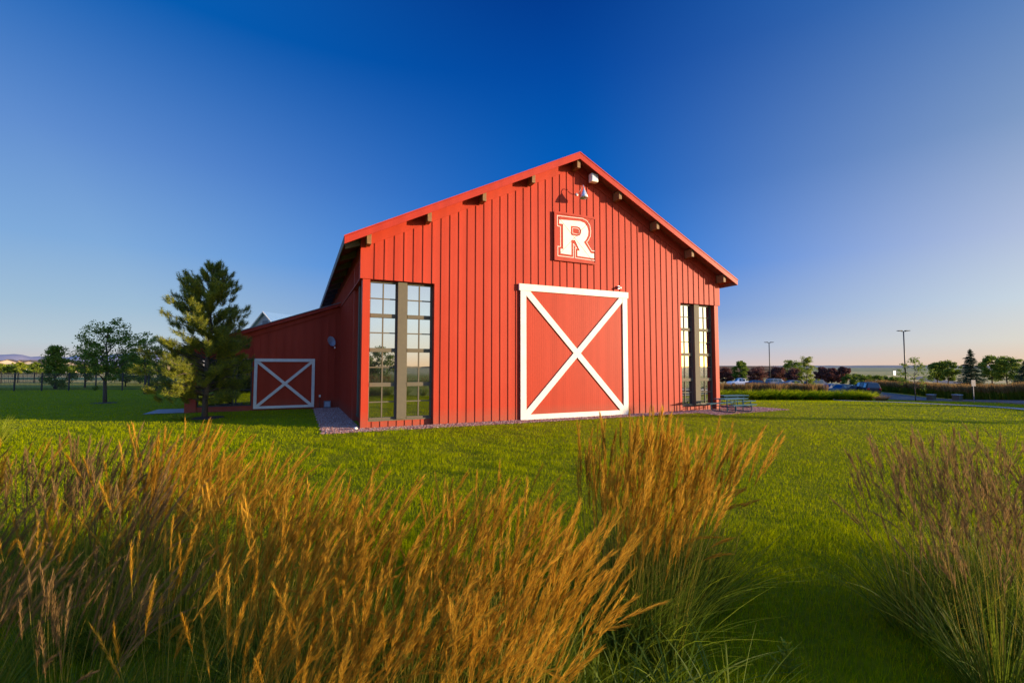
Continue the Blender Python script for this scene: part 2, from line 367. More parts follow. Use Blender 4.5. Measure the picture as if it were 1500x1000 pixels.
# local axes: x = u, y = -n
RT = 13.58; roofz = lambda u: RT - S * abs(u - HALF)            # top surface
TW = .05
top = lambda u: roofz(u) - .156
JZ = 6.33
OL, OR_ = (.42, 3.21), (W - 3.21, W - .42)
def battens(mb, u0, u1, z0f, z1f, y, step=.42, w=.055, t=.045, start=None, skip=None):
    u = (start if start is not None else u0 + .2)
    while u < u1 - .05:
        if not (skip and skip(u)):
            z0, z1 = z0f(u), z1f(u)
            if z1 - z0 > .1: mb.box(u - w / 2, u + w / 2, y - t, y + .0, z0, z1)
        u += step
def build_front():
    mb = MB()
    mb.prism([(OL[1], 0), (OR_[0], 0), (OR_[0], JZ), (W, JZ), (W, top(W)), (HALF, top(HALF)), (0, top(0)), (0, JZ), (OL[1], JZ)], -TW, .25)
    mb.build('front_wall', M['red'], barn)
    b = MB()
    for k in range(50):
        u = .60 + k * .4185
        if u > W - .1: break
        z0 = JZ + .002 if (u < OL[1] + .02 or u > OR_[0] - .02) else 0.02
        z1 = top(u) - .50
        if 7.35 < u < 14.05: z0 = 6.64
        segs = [(z0, z1)]
        if 9.3 < u < 12.0: segs = [(z0, 8.0), (10.5, z1)]
        for a, c in segs:
            if c - a > .1: b.box(u - .026, u + .026, -TW - .034, -TW - .001, a, c)
    b.build('batten', M['red'], barn)
    # frieze board following the rake, under the rafters
    f = MB()
    for s_ in (-1, 1):
        e = 0.012 if s_ < 0 else W - .012
        pts = [(e, top(e) - .48), (HALF, top(HALF) - .48), (HALF, top(HALF) - .002), (e, top(e) - .002)]
        f.prism(pts if s_ < 0 else pts[::-1], -TW - .042, -TW - .002)
    f.build('frieze_board', M['red_smooth'], barn)
    for k, (a, c) in enumerate(((.11, .42), (W - .42, W - .11))):
        p = MB().box(a, c, 0, .42, 0, JZ - .002)
        p.build('corner_pier', M['red_smooth'], barn, bevel=.006)
build_front()
def window_unit(parent, u0, u1, yg, sgn=1, zb=.33, zt=JZ - .03, groups=4):
    """tall window between u0 and u1: two lights divided by a pilaster; glass plane at local y=yg"""
    win = thing('window', None, None); win.parent = parent
    del_keys = [k for k in win.keys() if k in ('label', 'category')]
    for k in del_keys: del win[k]
    mid = (u0 + u1) / 2; pw = .40
    pil = MB(); gh = (zt - zb) / groups
    for a, c in ((u0, mid - pw / 2), (mid + pw / 2, u1)):
        g = MB(); fr = MB(); mu = MB()
        g.add([(a, yg, zb), (c, yg, zb), (c, yg, zt), (a, yg, zt)], [(0, 1, 2, 3)])
        fr.box(a, a + .06, yg - .07, yg - .004, zb, zt); fr.box(c - .06, c, yg - .07, yg - .004, zb, zt)
        for k in range(groups + 1):
            z = zb + k * gh; hh = .085
            z0_, z1_ = (z, z + .08) if k == 0 else ((z - .06, z) if k == groups else (z - hh, z + hh))
            fr.box(a + .0605, c - .0605, yg - .09, yg - .005, z0_, z1_)
            if k < groups: mu.box(a + .061, c - .061, yg - .035, yg - .006, z + gh / 2 - .024, z + gh / 2 + .024)
        m_ = (a + c) / 2
        for k in range(groups): mu.box(m_ - .026, m_ + .026, yg - .037, yg - .007, zb + k * gh + .09, zb + (k + 1) * gh - .09)
        g.build('glass', M['glass'], win); fr.build('window_frame', M['olive'], win); mu.build('glazing_bars', M['olive'], win)
    pil.box(mid - pw / 2 + .001, mid + pw / 2 - .001, yg - .26, yg + .02, zb, zt - .005); pil.build('pilaster', M['olive'], win, bevel=.004)
    sill = MB().box(u0 - .0, u1 + .0, yg - .16, yg - .02, zb - .06, zb - .001); sill.build('sill', M['olive'], win)
    k = MB().box(u0 + .001, u1 - .001, yg - .12, yg + .1, 0, zb - .061)
    u = u0 + .2
    while u < u1: k.box(u - .02, u + .02, yg - .15, yg - .121, .01, zb - .075); u += .35
    k.build('kick_panel', M['red'], win)
    return win
window_unit(barn, OL[0], OL[1], .33)
window_unit(barn, OR_[0], OR_[1], .33)
# dark rooms behind the glass are closed by the window itself; side walls
ws = window_unit(barn, .42, 3.3, .33); ws.rotation_euler = (0, 0, -math.pi / 2); ws.location = (.11, 3.72, 0)     # wraps the left corner
def build_sides():
    mb = MB()
    mb.box(.11, .36, 3.30, LEN, 0, 8.0); mb.box(.11, .36, .42, 3.2995, JZ, 8.0); mb.box(.14, .40, 3.2, 3.2995, 0, JZ)
    y = 3.6
    while y < LEN - .1: mb.box(.065, .1095, y, y + .055, 0, 7.35); y += .42
    y = .7
    while y < 3.2: mb.box(.065, .1095, y, y + .055, JZ, 7.35); y += .42
    mb.box(.02, .1095, .2505, LEN, JZ - .0, JZ + .04)
    mb.build('left_wall', M['red'], barn)
    mb = MB().box(W - .36, W - .11, .4205, LEN, 0, 8.0)
    y = .7
    while y < LEN - .1: mb.box(W - .1095, W - .065, y, y + .055, 0, 7.35); y += .42
    mb.build('right_wall', M['red'], barn)
    MB().prism([(.361, 0), (W - .361, 0), (W - .361, 7.4), (W - .3, top(W - .3)), (HALF, top(HALF)), (.3, top(.3)), (.361, 7.4)], LEN - .25, LEN - .001).build('rear_wall', M['red'], barn)
build_sides()
OV, EV = .79, .71
roof = MB()
for s_ in (-1, 1):
    e = -EV if s_ < 0 else W + EV
    pts = [(e, roofz(e) - .02), (HALF, roofz(HALF) - .02), (HALF, roofz(HALF) - .12), (e, roofz(e) - .12)]
    roof.prism(pts, -OV + .045, LEN + .6)
roof_o = roof.build('roof', M['roof_metal'], barn)
so = MB()
for s_ in (-1, 1):
    e = -EV + .05 if s_ < 0 else W + EV - .05
    so.prism([(e, roofz(e) - .121), (HALF, roofz(HALF) - .121), (HALF, roofz(HALF) - .15), (e, roofz(e) - .15)], -OV + .046, LEN + .55)
so.build('soffit', M['soffit'], roof_o)
fa = MB()
for s_ in (-1, 1):
    e = -EV if s_ < 0 else W + EV
    pts = [(e, roofz(e) - .05), (HALF, roofz(HALF) - .05), (HALF, roofz(HALF) - .36), (e, roofz(e) - .33)]
    fa.prism(pts, -OV, -OV + .044)
    pts = [(e - .02 * s_ * -1, roofz(e) + .012), (HALF, roofz(HALF) + .012), (HALF, roofz(HALF) - .049), (e - .02 * s_ * -1, roofz(e) - .049)]
    fa.prism(pts, -OV - .02, -OV + .044)
fa.build('rake_board', M['red_trim'], roof_o)
ef = MB()
for s_ in (-1, 1):
    e = -EV if s_ < 0 else W + EV
    ef.box(e - .02, e + .02, -OV + .05, LEN + .6, roofz(e) - .33, roofz(e) - .021)
ef.build('eave_board', M['greybeam'], roof_o)
seam = MB()
for s_ in (-1, 1):
    y = .2
    while y < LEN:
        e = -EV if s_ < 0 else W + EV
        seam.bar((e, y, roofz(e) + .0), (HALF, y, roofz(HALF) + .0), .03, .05, (0, 0, 1)); y += .5
seam.build('roof_seams', M['roof_metal'], roof_o)
for k in range(9):                                      # purlin ends under the rake
    u = (.26, 2.80, 5.38, 7.95, HALF, W - 7.95, W - 5.38, W - 2.80, W - .26)[k]
    z = roofz(u) - .33 - (.09 if u == HALF else .0)
    o = MB().box(u - .09, u + .09, -OV + .12, -TW - .08, z - .36, z + .10 - (.06 if u == HALF else 0)).build('purlin_end', M['wood'], barn, bevel=.006)
for k in range(11):                                     # rafter tails under the left eave
    y = .15 + k * 2.4
    MB().prism([(-.6, roofz(-.6) - .16), (-.6, roofz(-.6) - .36), (.1, roofz(.1) - .46), (.1, roofz(.1) - .16)], y, y + .2).build('rafter_tail', M['greybeam'], barn)

def x_door(parent, u0, u1, z1, y, tw, name, cap=True, z0=.0):
    d = thing(name, None, None); d.parent = parent
    pn = MB().box(u0 + .02, u1 - .02, y - .05, y, z0 + .02, z1 - .02)
    u = u0 + tw + .12
    while u < u1 - tw: pn.box(u, u + .112, y - .053, y - .0501, z0 + tw, z1 - tw); u += .125
    pn.build('door_panel', M['red_smooth'], d)
    t = MB()
    for a, c in ((u0, u0 + tw), (u1 - tw, u1)): t.box(a, c, y - .115, y - .0505, z0, z1 - tw)
    t.box(u0 + tw + .0005, u1 - tw - .0005, y - .112, y - .0505, z0, z0 + tw * .9)
    t.build('side_trim', M['white'], d, bevel=.004)
    e = .07 if cap else 0
    MB().box(u0 - e, u1 + e, y - .13, y - .0, z1 - tw + .001, z1 + .02).build('head_trim', M['white'], d, bevel=.004)
    a0, a1, b0, b1 = u0 + tw * .75, u1 - tw * .75, z0 + tw * .6, z1 - tw * .75
    MB().bar((a0, y - .080, b0), (a1, y - .080, b1), tw * .97, .053).build('brace', M['white'], d)
    MB().bar((a0, y - .083, b1), (a1, y - .083, b0), tw * .97, .053).build('brace', M['white'], d)
    return d
x_door(barn, 7.46, 13.93, 6.62, -TW - .03, .31, 'sliding_door')
# ---- lean-to wing on the left, front plane at n = -10.9
WY = 10.9; wt = lambda u: 6.60 + .362 * u
mb = MB()
mb.prism([(-4.75, 0), (.109, 0), (.109, wt(0.1) - .2), (-8.0, wt(-8.0) - .2), (-8.0, 3.05), (-4.75, 3.05)], WY, WY + .25)
u = -7.8
while u < .05:
    z0 = 3.08 if u < -1.3 else .02
    if u < -4.7: z0 = 3.07
    mb.box(u, u + .055, WY - .045, WY - .001, z0, wt(u) - .5); u += .42
mb.prism([(-8, wt(-8) - .5), (.06, wt(.06) - .5), (.06, wt(.06) - .2), (-8, wt(-8) - .2)], WY - .08, WY - .046)
mb.box(-8.0, -7.75, WY + .2505, WY + 16, 0, wt(-8) - .21)
mb.build('wing_wall', M['red'], barn)
MB().box(-8.02, -7.47, WY - .05, WY + .249, 0, 3.04).build('wing_pier', M['red_smooth'], barn)
wr = MB().prism([(-8.6, wt(-8.6) - .19), (.1, wt(.1) - .19), (.1, wt(.1)), (-8.6, wt(-8.6))], WY - .30, WY + 16.5).build('wing_roof', M['red_trim'], barn)
MB().prism([(-8.65, wt(-8.65) + .001), (.1, wt(.1) + .001), (.1, wt(.1) + .05), (-8.65, wt(-8.65) + .05)], WY - .34, WY + 16.5).build('drip_edge', M['greybeam'], wr)
x_door(barn, -4.65, -1.37, 3.05, WY - .06, .165, 'wing_door', cap=False, z0=.12)
def shop_window():
    w = thing('wing_window', None, None); w.parent = barn
    y = WY + .12; g = MB().add([(-7.46, y, .3), (-4.76, y, .3), (-4.76, y, 3.04), (-7.46, y, 3.04)], [(0, 1, 2, 3)]); g.build('glass', M['glass'], w)
    f = MB(); 
    for u in (-7.46, -6.6, -5.75, -5.6, -4.83): f.box(u, u + .07, y - .06, y - .004, .3, 3.04)
    for z in (.3, 1.2, 2.1, 2.97): f.box(-7.46, -4.76, y - .05, y - .005, z, z + .06)
    f.build('window_frame', M['dark'], w)
    MB().box(-7.46, -4.76, y - .1, y + .1, 0, .298).build('kick_panel', M['red'], w)
shop_window()
for o in list(bpy.data.objects):
    if o.parent:
        for k in ('label', 'category'):
            if k in o: del o[k]

# ---- concrete apron beside the wing
def quad_sheet(name, pts, mat, lift, kind='structure', n=14):
    a, b, c, d = [np.array(p, float) for p in pts]
    return ribbon(name, [a, d], [b, c], mat, lift, kind, n, n)
P = [bw(-10.6, -11.2)[:2], bw(-4.7, -10.0)[:2], bw(-4.7, -10.9)[:2], bw(-10.6, -14)[:2]]
quad_sheet('concrete_apron', [bw(-9.9, -10.9)[:2], bw(-8.02, -10.9)[:2], bw(-8.02, -14)[:2], bw(-9.9, -14)[:2]], M['concrete'], .03)
# ---- gravel beds
quad_sheet('gravel_bed', [bw(-1.4, 1.1)[:2], bw(.11, 1.1)[:2], bw(.11, -10.9)[:2], bw(-1.4, -10.9)[:2]], M['gravel'], .015, n=30)
quad_sheet('gravel_bed', [bw(.11, .0)[:2], bw(.11, 1.1)[:2], bw(18, 1.1)[:2], bw(18, 0)[:2]], M['gravel'], .015, n=40)
quad_sheet('gravel_bed', [bw(18, -.0)[:2], bw(18, 2.4)[:2], bw(24.6, 2.0)[:2], bw(24.6, -2.5)[:2]], M['gravel'], .015, n=30)
def in_beds(x, y):
    u, n_ = to_local(x, y)
    a = (u > -1.4 + .06 * np.sin(n_ * 5)) & (u < .2) & (n_ < 1.1 + .05 * np.sin(u * 7)) & (n_ > -11)
    b = (u >= 0) & (u <= 18) & (n_ < 1.1 + .07 * np.sin(u * 3.1) + .04 * np.sin(u * 11)) & (n_ > -.5)
    c = (u > 18) & (u < 24.5) & (n_ < 2.35 - .06 * (u - 18) + .08 * np.sin(u * 4)) & (n_ > -2.4 * (u - 18) / 6.6)
    return a | b | c
def blocked(x, y):
    u, n_ = to_local(x, y)
    z = in_beds(x, y) | ((u > 0) & (u < W) & (n_ < 0) & (n_ > -LEN)) | ((u > -8) & (u < 0) & (n_ < -10.8)) | ((u > -9.9) & (u < -7.9) & (n_ < -10.9) & (n_ > -14))
    return z
rng = np.random.default_rng(5)
def stones():
    c = rng.uniform([-1.5, -11], [24.6, 2.5], (260000, 2)); x = TX + c[:, 0] * ca + c[:, 1] * sa; y = TY + c[:, 0] * sa - c[:, 1] * ca
    k = in_beds(x, y) & ~((c[:, 0] > .11) & (c[:, 0] < W - .1) & (c[:, 1] < .01)); x, y = x[k], y[k]
    m = rng.random(len(x)) < .62; x, y = x[m], y[m]; n_ = len(x)
    base = np.array([(1, 0, 0), (-1, 0, 0), (0, 1, 0), (0, -1, 0), (0, 0, 1), (0, 0, -1)], float)
    r = rng.uniform(.014, .036, (n_, 1, 1)); s = rng.uniform(.6, 1.25, (n_, 1, 3)); V = base[None] * r * s
    a = rng.uniform(0, 6.28, n_); t = rng.uniform(-.6, .6, n_)
    Vx = V[..., 0] * np.cos(a)[:, None] - V[..., 1] * np.sin(a)[:, None]; Vy = V[..., 0] * np.sin(a)[:, None] + V[..., 1] * np.cos(a)[:, None]
    Vz = V[..., 2] * .75 + Vx * np.sin(t)[:, None]
    V = np.stack([Vx + x[:, None], Vy + y[:, None], Vz + gz(x, y)[:, None] + .03], -1).reshape(-1, 3)
    f = np.array([(0, 2, 4), (2, 1, 4), (1, 3, 4), (3, 0, 4), (2, 0, 5), (1, 2, 5), (3, 1, 5), (0, 3, 5)])
    F = (np.arange(n_)[:, None, None] * 6 + f[None]).reshape(-1, 3)
    tag(link('gravel_stones', np_mesh('gravel_stones', V, F, np.repeat(rng.random(n_), 6)), M['stone']), 'pink and grey gravel stones along the foot of the barn', 'gravel', kind='stuff')
stones()

# ------------------------------------------------------------------ turf blades
def blades(x, y, h, w, lean=.45, z=None, wind=(.10, 0)):
    n_ = len(x); a = rng.uniform(0, 2 * math.pi, n_); b = rng.uniform(0, 2 * math.pi, n_); L = rng.uniform(.1, 1, n_) * lean * h
    z = gz(x, y) if z is None else z
    wx, wy = np.cos(a) * w / 2, np.sin(a) * w / 2; lx, ly = np.cos(b) * L + wind[0] * h, np.sin(b) * L + wind[1] * h
    V = np.zeros((n_, 5, 3))
    for k, (s_, t) in enumerate(((-1, 0), (1, 0), (-.75, .55), (.75, .55), (0, 1))):
        V[:, k, 0] = x + wx * s_ + lx * t ** 1.6; V[:, k, 1] = y + wy * s_ + ly * t ** 1.6; V[:, k, 2] = z + h * t - (.02 if t == 0 else 0)
    f = np.array([(0, 1, 2), (2, 1, 3), (2, 3, 4)])
    return V.reshape(-1, 3), (np.arange(n_)[:, None, None] * 5 + f[None]).reshape(-1, 3)
def lawn():
    n_ = 470000
    # depth sampled so that density falls off with the square of distance
    q = rng.random(n_); near = q < .16
    y = np.where(near, np.sqrt(rng.uniform(2.3 ** 2, 5.5 ** 2, n_)), 5.5 * (58 / 5.5) ** rng.random(n_))
    x = y * rng.uniform(-1.25, 1.25, n_)
    k = ~blocked(x, y)
    xd = np.interp(y, drive[:, 1], drive[:, 0]); k &= ~((x > xd - .25) & (x < xd + 6.4))
    xw = np.interp(y, walk[:, 1], walk[:, 0]); k &= ~((x > xw) & (x < xw + 1.15) & (y < 56))
    for cx, cy, r in MULCH: k &= np.hypot(x - cx, y - cy) > r
    x, y = x[k], y[k]; n_ = len(x)
    patch = .5 + .3 * np.sin(x * 1.9 + 2 * np.sin(y * .8)) * np.sin(y * 1.3 + 1.5 * np.sin(x * .7)) + .2 * np.sin(x * 5.3 + 2 * np.sin(y * 3.1)) * np.sin(y * 4.7 + 2 * np.sin(x * 2.3))
    h = rng.uniform(.03, .085, n_) * (.55 + .9 * patch) * np.clip(1.15 - y / 90, .7, 1)
    ragged = (np.sin(x * 2.7 + 3 * np.sin(y * 1.7)) * np.sin(y * 3.3 + 2 * np.sin(x * 1.1)) > .15) & (y > 11) & (y < 20) & (x < 3)
    h = np.where(ragged, h * 1.9, h); h = h * np.where(y < 8, 1.35, 1.0)
    w = .0046 * np.clip(y / 5, .95, 9) ** .85
    V, F = blades(x, y, h, w, .9)
    tag(link('lawn_grass', np_mesh('lawn_grass', V, F, np.repeat(np.clip(rng.random(n_) * .75 + .25 * patch, 0, 1), 5)), M['turf']), 'mown green lawn grass round the barn', 'lawn', kind='stuff')
MULCH = [(px2x(303, 22.6), 22.6, .85), (px2x(157, 33), 33, .75)]
lawn()
for cx, cy, r in MULCH:
    mb = MB(); n_ = 40; vs = [(cx, cy, float(gz(cx, cy)) + .07)]
    for j in range(n_):
        t = 2 * math.pi * j / n_; rr = r * (1 + .08 * math.sin(3 * t + cx) + .05 * math.sin(7 * t)); vs.append((cx + rr * math.cos(t), cy + rr * math.sin(t), float(gz(cx, cy)) + .012))
    mb.add(vs, [(0, 1 + j, 1 + (j + 1) % n_) for j in range(n_)])
    tag(mb.build('mulch_ring', M['mulch'], smooth=True), kind='structure')

# ------------------------------------------------------------------ trees
def leaf_cloud(centres, radii, per, size, rs, flat=.7, jitter=1.0):
    """leaf-sized quads scattered in clumps round the given centres"""
    C = np.repeat(centres, per, 0); Rr = np.repeat(radii, per)[:, None]; n_ = len(C)
    d = rs.normal(size=(n_, 3)); d /= np.linalg.norm(d, axis=1)[:, None]; d *= rs.random((n_, 1)) ** .45; d[:, 2] *= flat
    P = C + d * Rr
    a = rs.normal(size=(n_, 3)); a /= np.linalg.norm(a, axis=1)[:, None]; b = np.cross(a, rs.normal(size=(n_, 3))); b /= np.linalg.norm(b, axis=1)[:, None]
    s = (size * rs.uniform(.6, 1.3, n_))[:, None]
    V = np.stack([P - a * s * .55, P + b * s * .32, P + a * s * .55, P - b * s * .32], 1).reshape(-1, 3)
    return V, np.arange(n_ * 4).reshape(-1, 4), np.repeat(rs.random(n_), 4)
def limb(p, q, r0, r1, rs, k=5, wob=.06):
    p, q = np.array(p), np.array(q); L = np.linalg.norm(q - p); pts = []
    for i in range(k + 1):
        t = i / k; pts.append(p + (q - p) * t + (rs.normal(size=3) * wob * L * math.sin(math.pi * t)) + np.array([0, 0, .08 * L * math.sin(math.pi * t)]))
    return pts, [r0 + (r1 - r0) * i / k for i in range(k + 1)]
def broadleaf(label, cat, x, y, h, cw, cb, leaf='leaf_green', seed=1, per=70, size=.14, n_limbs=16, group=None, name='leafy_tree', shape='round', cr=.42, trunk=None):
    rs = np.random.default_rng(seed); z0 = float(gz(x, y)); t = thing(name, label, cat, (x, y, z0), 0, group)
    r0 = trunk or .018 * h + .03
    mb = MB(); tp, tr = limb((0, 0, -.1), (rs.normal() * .1, rs.normal() * .1, h * .9), r0, r0 * .15, rs, 8, .012); mb.tube(tp, tr, 9)
    cs, rr = [], []
    for i in range(n_limbs):
        s = (i + .5) / n_limbs; zc = cb + (h - cb) * (s ** .9)
        if shape == 'round': prof = math.sqrt(max(0.06, 1 - (2 * s - .9) ** 2 * .95))
        elif shape == 'cone': prof = 1.05 - .9 * s
        elif shape == 'column': prof = .9 - .35 * abs(2 * s - .8)
        else: prof = .5 + .7 * s if s < .65 else 1.35 - .9 * s
        a = i * 2.4 + rs.normal() * .3; rad = cw / 2 * prof * rs.uniform(.65, 1.05)
        q = np.array([math.cos(a) * rad, math.sin(a) * rad, zc]); zs = max(cb * .75, zc - rad * .75); sidx = min(8, int(zs / (h * .9) * 8)); p = tp[sidx]
        lp, lr = limb(p, q, r0 * .42 * (1 - .5 * s), r0 * .08, rs, 4, .05); mb.tube(lp, lr, 6)
        for f in (.5, .75, 1.0):
            c = np.array(lp[2]) * (1 - f) + q * f if f < 1 else q
            cs.append(c + rs.normal(size=3) * .05 * cw); rr.append(cw * cr * .5 * rs.uniform(.5, 1.0) * (.75 + .4 * f))
        for kk in range(2):
            q2 = q + rs.normal(size=3) * cw * .12; q2[2] = min(q2[2], h); lp2, lr2 = limb(lp[2], q2, r0 * .14, r0 * .04, rs, 3, .05); mb.tube(lp2, lr2, 5); cs.append(q2); rr.append(cw * cr * .35 * rs.uniform(.5, 1.0))
    mb.build('trunk', M['bark'], t, True)
    V, F, rnd = leaf_cloud(np.array(cs), np.array(rr), per, size, rs)
    link('crown', np_mesh('crown', V, F, rnd), M[leaf], t); return t
def needle_tufts(tips, dirs, per, ln, wd, rs, spread=.9):
    T = np.repeat(tips, per, 0); D = np.repeat(dirs, per, 0); n_ = len(T)
    P = T - D * (rs.random((n_, 1)) * ln * 1.6)
    d = rs.normal(size=(n_, 3)); d /= np.linalg.norm(d, axis=1)[:, None]; d = D * .75 + d * spread; d /= np.linalg.norm(d, axis=1)[:, None]
    s = np.cross(d, rs.normal(size=(n_, 3))); s /= np.linalg.norm(s, axis=1)[:, None]; L = (ln * rs.uniform(.6, 1.1, n_))[:, None]
    V = np.stack([P - s * wd / 2, P + s * wd / 2, P + d * L], 1).reshape(-1, 3)
    return V, np.arange(n_ * 3).reshape(-1, 3), np.repeat(rs.random(n_), 3)
def pine(label, x, y, h, seed=3):
    rs = np.random.default_rng(seed); t = thing('pine_tree', label, 'pine tree', (x, y, float(gz(x, y)))); mb = MB()
    tp, tr = limb((0, 0, -.1), (.15, 0, h * .96), .14, .02, rs, 10, .006); mb.tube(tp, tr, 10); tips, dirs = [], []
    tp = np.array(tp)
    z = .85
    while z < h * .97:
        s = z / h; k = 6 if s < .8 else 4
        prof = np.interp(s, [.08, .2, .36, .5, .62, .78, .9, 1], [1.5, 2.1, 2.05, 1.7, 1.6, 1.15, .6, .12])
        for j in range(k):
            a = rs.uniform(0, 6.28); L = prof * rs.uniform(.6, 1.1) * (1 + .28 * max(0, -math.sin(a)) * (s < .75)); rise = L * (-.02 + .85 * s) + rs.normal() * .1
            p = np.array([np.interp(z, tp[:, 2], tp[:, 0]), np.interp(z, tp[:, 2], tp[:, 1]), z]); q = p + np.array([math.cos(a) * L, math.sin(a) * L, rise])
            lp, lr = limb(p, q, .035 * (1.2 - s), .008, rs, 4, .03); mb.tube(lp, lr, 5)
            for i in range(int(4 + L * 7)):
                f = rs.uniform(.30, 1.0); b0 = p + (q - p) * f; u_ = (q - p) / np.linalg.norm(q - p)
                sd_ = np.cross(u_, (0, 0, 1)) * rs.choice([-1, 1]); dd = u_ * .6 + sd_ * rs.uniform(.2, .9) + np.array([0, 0, rs.uniform(.15, .9)]); dd /= np.linalg.norm(dd)
                tl = rs.uniform(.15, .42) * (1.1 - .4 * s); e = b0 + dd * tl
                mb.tube([b0, e], [.008, .005], 4, False); up = dd * .6 + np.array([0, 0, .5]); tips.append(e); dirs.append(up / np.linalg.norm(up))
                if rs.random() < .5: tips.append(b0 + dd * tl * .5); dirs.append(up / np.linalg.norm(up))
            tips.append(q); dirs.append((q - p) / np.linalg.norm(q - p))
        z += rs.uniform(.15, .22)
    for i in range(10): tips.append(np.array([.15 + rs.normal() * .05, rs.normal() * .05, h * (.86 + .014 * i)])); dirs.append(np.array([0, 0, 1.]))
    mb.build('trunk', M['bark'], t, True)
    V, F, rnd = needle_tufts(np.array(tips), np.array(dirs), 46, .18, .012, rs, .85)
    link('crown', np_mesh('crown', V, F, rnd), M['pine_needle'], t); print('pine tufts', len(tips)); return t
def spruce(label, x, y, h, w, seed=3, group=None):
    rs = np.random.default_rng(seed); t = thing('spruce_tree', label, 'spruce tree', (x, y, float(gz(x, y))), 0, group); mb = MB()
    mb.tube([(0, 0, -.1), (0, 0, h * .5), (0, 0, h)], [.14, .08, .01], 8); tips, dirs = [], []
    z = .5
    while z < h * .99:
        s = z / h
        for j in range(9 if s < .8 else 5):
            a = rs.uniform(0, 6.28); L = w / 2 * (1.06 - s) ** .9 * rs.uniform(.7, 1.15); q = np.array([math.cos(a) * L, math.sin(a) * L, z - L * .18 + rs.normal() * .05]); p = np.array([0, 0, z])
            mb.tube([p, (p + q) / 2 + np.array([0, 0, -.04]), q], [.02, .012, .005], 4, False)
            for i in range(int(3 + L * 7)):
                f = rs.uniform(.15, 1); c = p + (q - p) * f; sd_ = np.array([-math.sin(a), math.cos(a), 0]) * rs.uniform(-1, 1) * .38 * L * (1.1 - f)
                tips.append(c + sd_); dd = np.array([math.cos(a), math.sin(a), -.15]) + sd_ * .8; dirs.append(dd / np.linalg.norm(dd))
        z += .21 * (1 + .5 * (1 - s))
    for i in range(6): tips.append(np.array([0, 0, h * (.9 + .02 * i)])); dirs.append(np.array([0, 0, 1.]))
    mb.build('trunk', M['bark'], t, True)
    V, F, rnd = needle_tufts(np.array(tips), np.array(dirs), 34, .20, .034, rs, .7)
    link('crown', np_mesh('crown', V, F, rnd), M['spruce_needle'], t); return t

pine('tall long needled pine with its near boughs in sunlight left of the barn wing', px2x(303, 22.6), 22.6, 7.65, 11)
def T(px, Y, *a, **k): return broadleaf(*a[:2], px2x(px, Y), Y, *a[2:], **k)
T(157, 33, 'young broad crowned tree with bare slender trunk standing alone on the shaded lawn', 'tree', 5.7, 4.1, 2.0, seed=4, per=60, size=.13, n_limbs=20, shape='vase', cr=.30)
T(215, 44, 'small spreading tree behind the pine near the iron fence', 'tree', 5.4, 3.5, 2.2, seed=8, per=50, size=.14, n_limbs=16, shape='vase', cr=.30)
T(83, 56, 'dark bushy tree with foliage down to the ground behind the iron fence', 'tree', 5.0, 3.6, .5, seed=9, per=110, size=.17, n_limbs=18, shape='cone', name='bushy_tree')
T(127, 62, 'dark round tree behind the lone lawn tree beyond the fence', 'tree', 5.4, 3.6, 1.4, seed=10, per=70, size=.17, n_limbs=14)
T(186, 66, 'low dark round tree between the two slender lawn trees', 'tree', 4.4, 4.2, .8, seed=12, per=90, size=.18, n_limbs=14)
T(232, 58, 'dense dark bush at the end of the iron fence behind the pine', 'bush', 2.9, 3.4, .3, seed=13, per=90, size=.16, n_limbs=12, name='bush')
T(207, 78, 'broad dark tree far behind the slender tree beside the pine', 'tree', 4.6, 5.0, .8, seed=14, per=90, size=.2, n_limbs=14)
# right side, beyond the parking
rt = [  # px, Y, height, crown width, crown bottom, leaf, label
 (1062, 128, 4.22, 3.91, .7, 'leaf_purple', 'purple leaved tree closest to the right corner of the barn'),
 (1084, 120, 6.0, 3.2, .8, 'leaf_green', 'narrow green tree between purple trees above the white pickup'),
 (1108, 130, 4.05, 4.76, .7, 'leaf_purple', 'purple leaved tree left of the farther lamp post'),
 (1138, 124, 4.40, 4.25, .8, 'leaf_purple', 'purple leaved tree just right of the farther lamp post'),
 (1157, 134, 6.3, 5.0, .9, 'leaf_green', 'green crowned tree rising above two purple trees'),
 (1162, 118, 3.78, 3.57, .7, 'leaf_purple', 'low purple leaved tree in front of the green crowned tree'),
 (1203, 112, 4.22, 2.89, .9, 'leaf_purple', 'purple leaved tree right of the young yellow green tree'),
 (1217, 116, 4.05, 2.72, .9, 'leaf_purple', 'dark purple leaved tree, second from the right end of the purple row'),
 (1234, 110, 4.22, 2.72, 1.0, 'leaf_purple', 'purple leaved tree at the right end of the purple row'),
 (1371, 112, 5.3, 3.4, 1.7, 'leaf_green', 'left one of two round headed street trees beside the far road'),
 (1387, 108, 5.6, 3.4, 1.7, 'leaf_green', 'right one of two round headed street trees beside the far road'),
 (1451, 98, 6.4, 3.4, 1.8, 'leaf_green', 'tall round tree just right of the larger spruce'),
 (1473, 94, 6.0, 4.2, 1.7, 'leaf_green', 'broad round tree left of the spruce at the right edge'),
]
for i, (px, Y_, h, cw, cb, lf, lab) in enumerate(rt):
    T(px, Y_, lab, 'tree', h, cw, cb, leaf=lf, seed=40 + i, per=120, size=.25, n_limbs=15, cr=.50, name='purple_tree' if lf == 'leaf_purple' else 'leafy_tree', group='trees beyond the parking')
T(1181, 80, 'young tree with bright yellow green leaves and a thin leader behind the parked cars', 'tree', 5.7, 3.1, .7, leaf='leaf_bright', seed=61, per=50, size=.17, n_limbs=16, shape='cone', name='young_tree')
T(1338, 47.5, 'young staked tree with sparse crown on the grass verge by the drive', 'tree', 4.3, 2.8, 1.7, leaf='leaf_green', seed=62, per=22, size=.13, n_limbs=13, name='young_tree', cr=.32, trunk=.05)
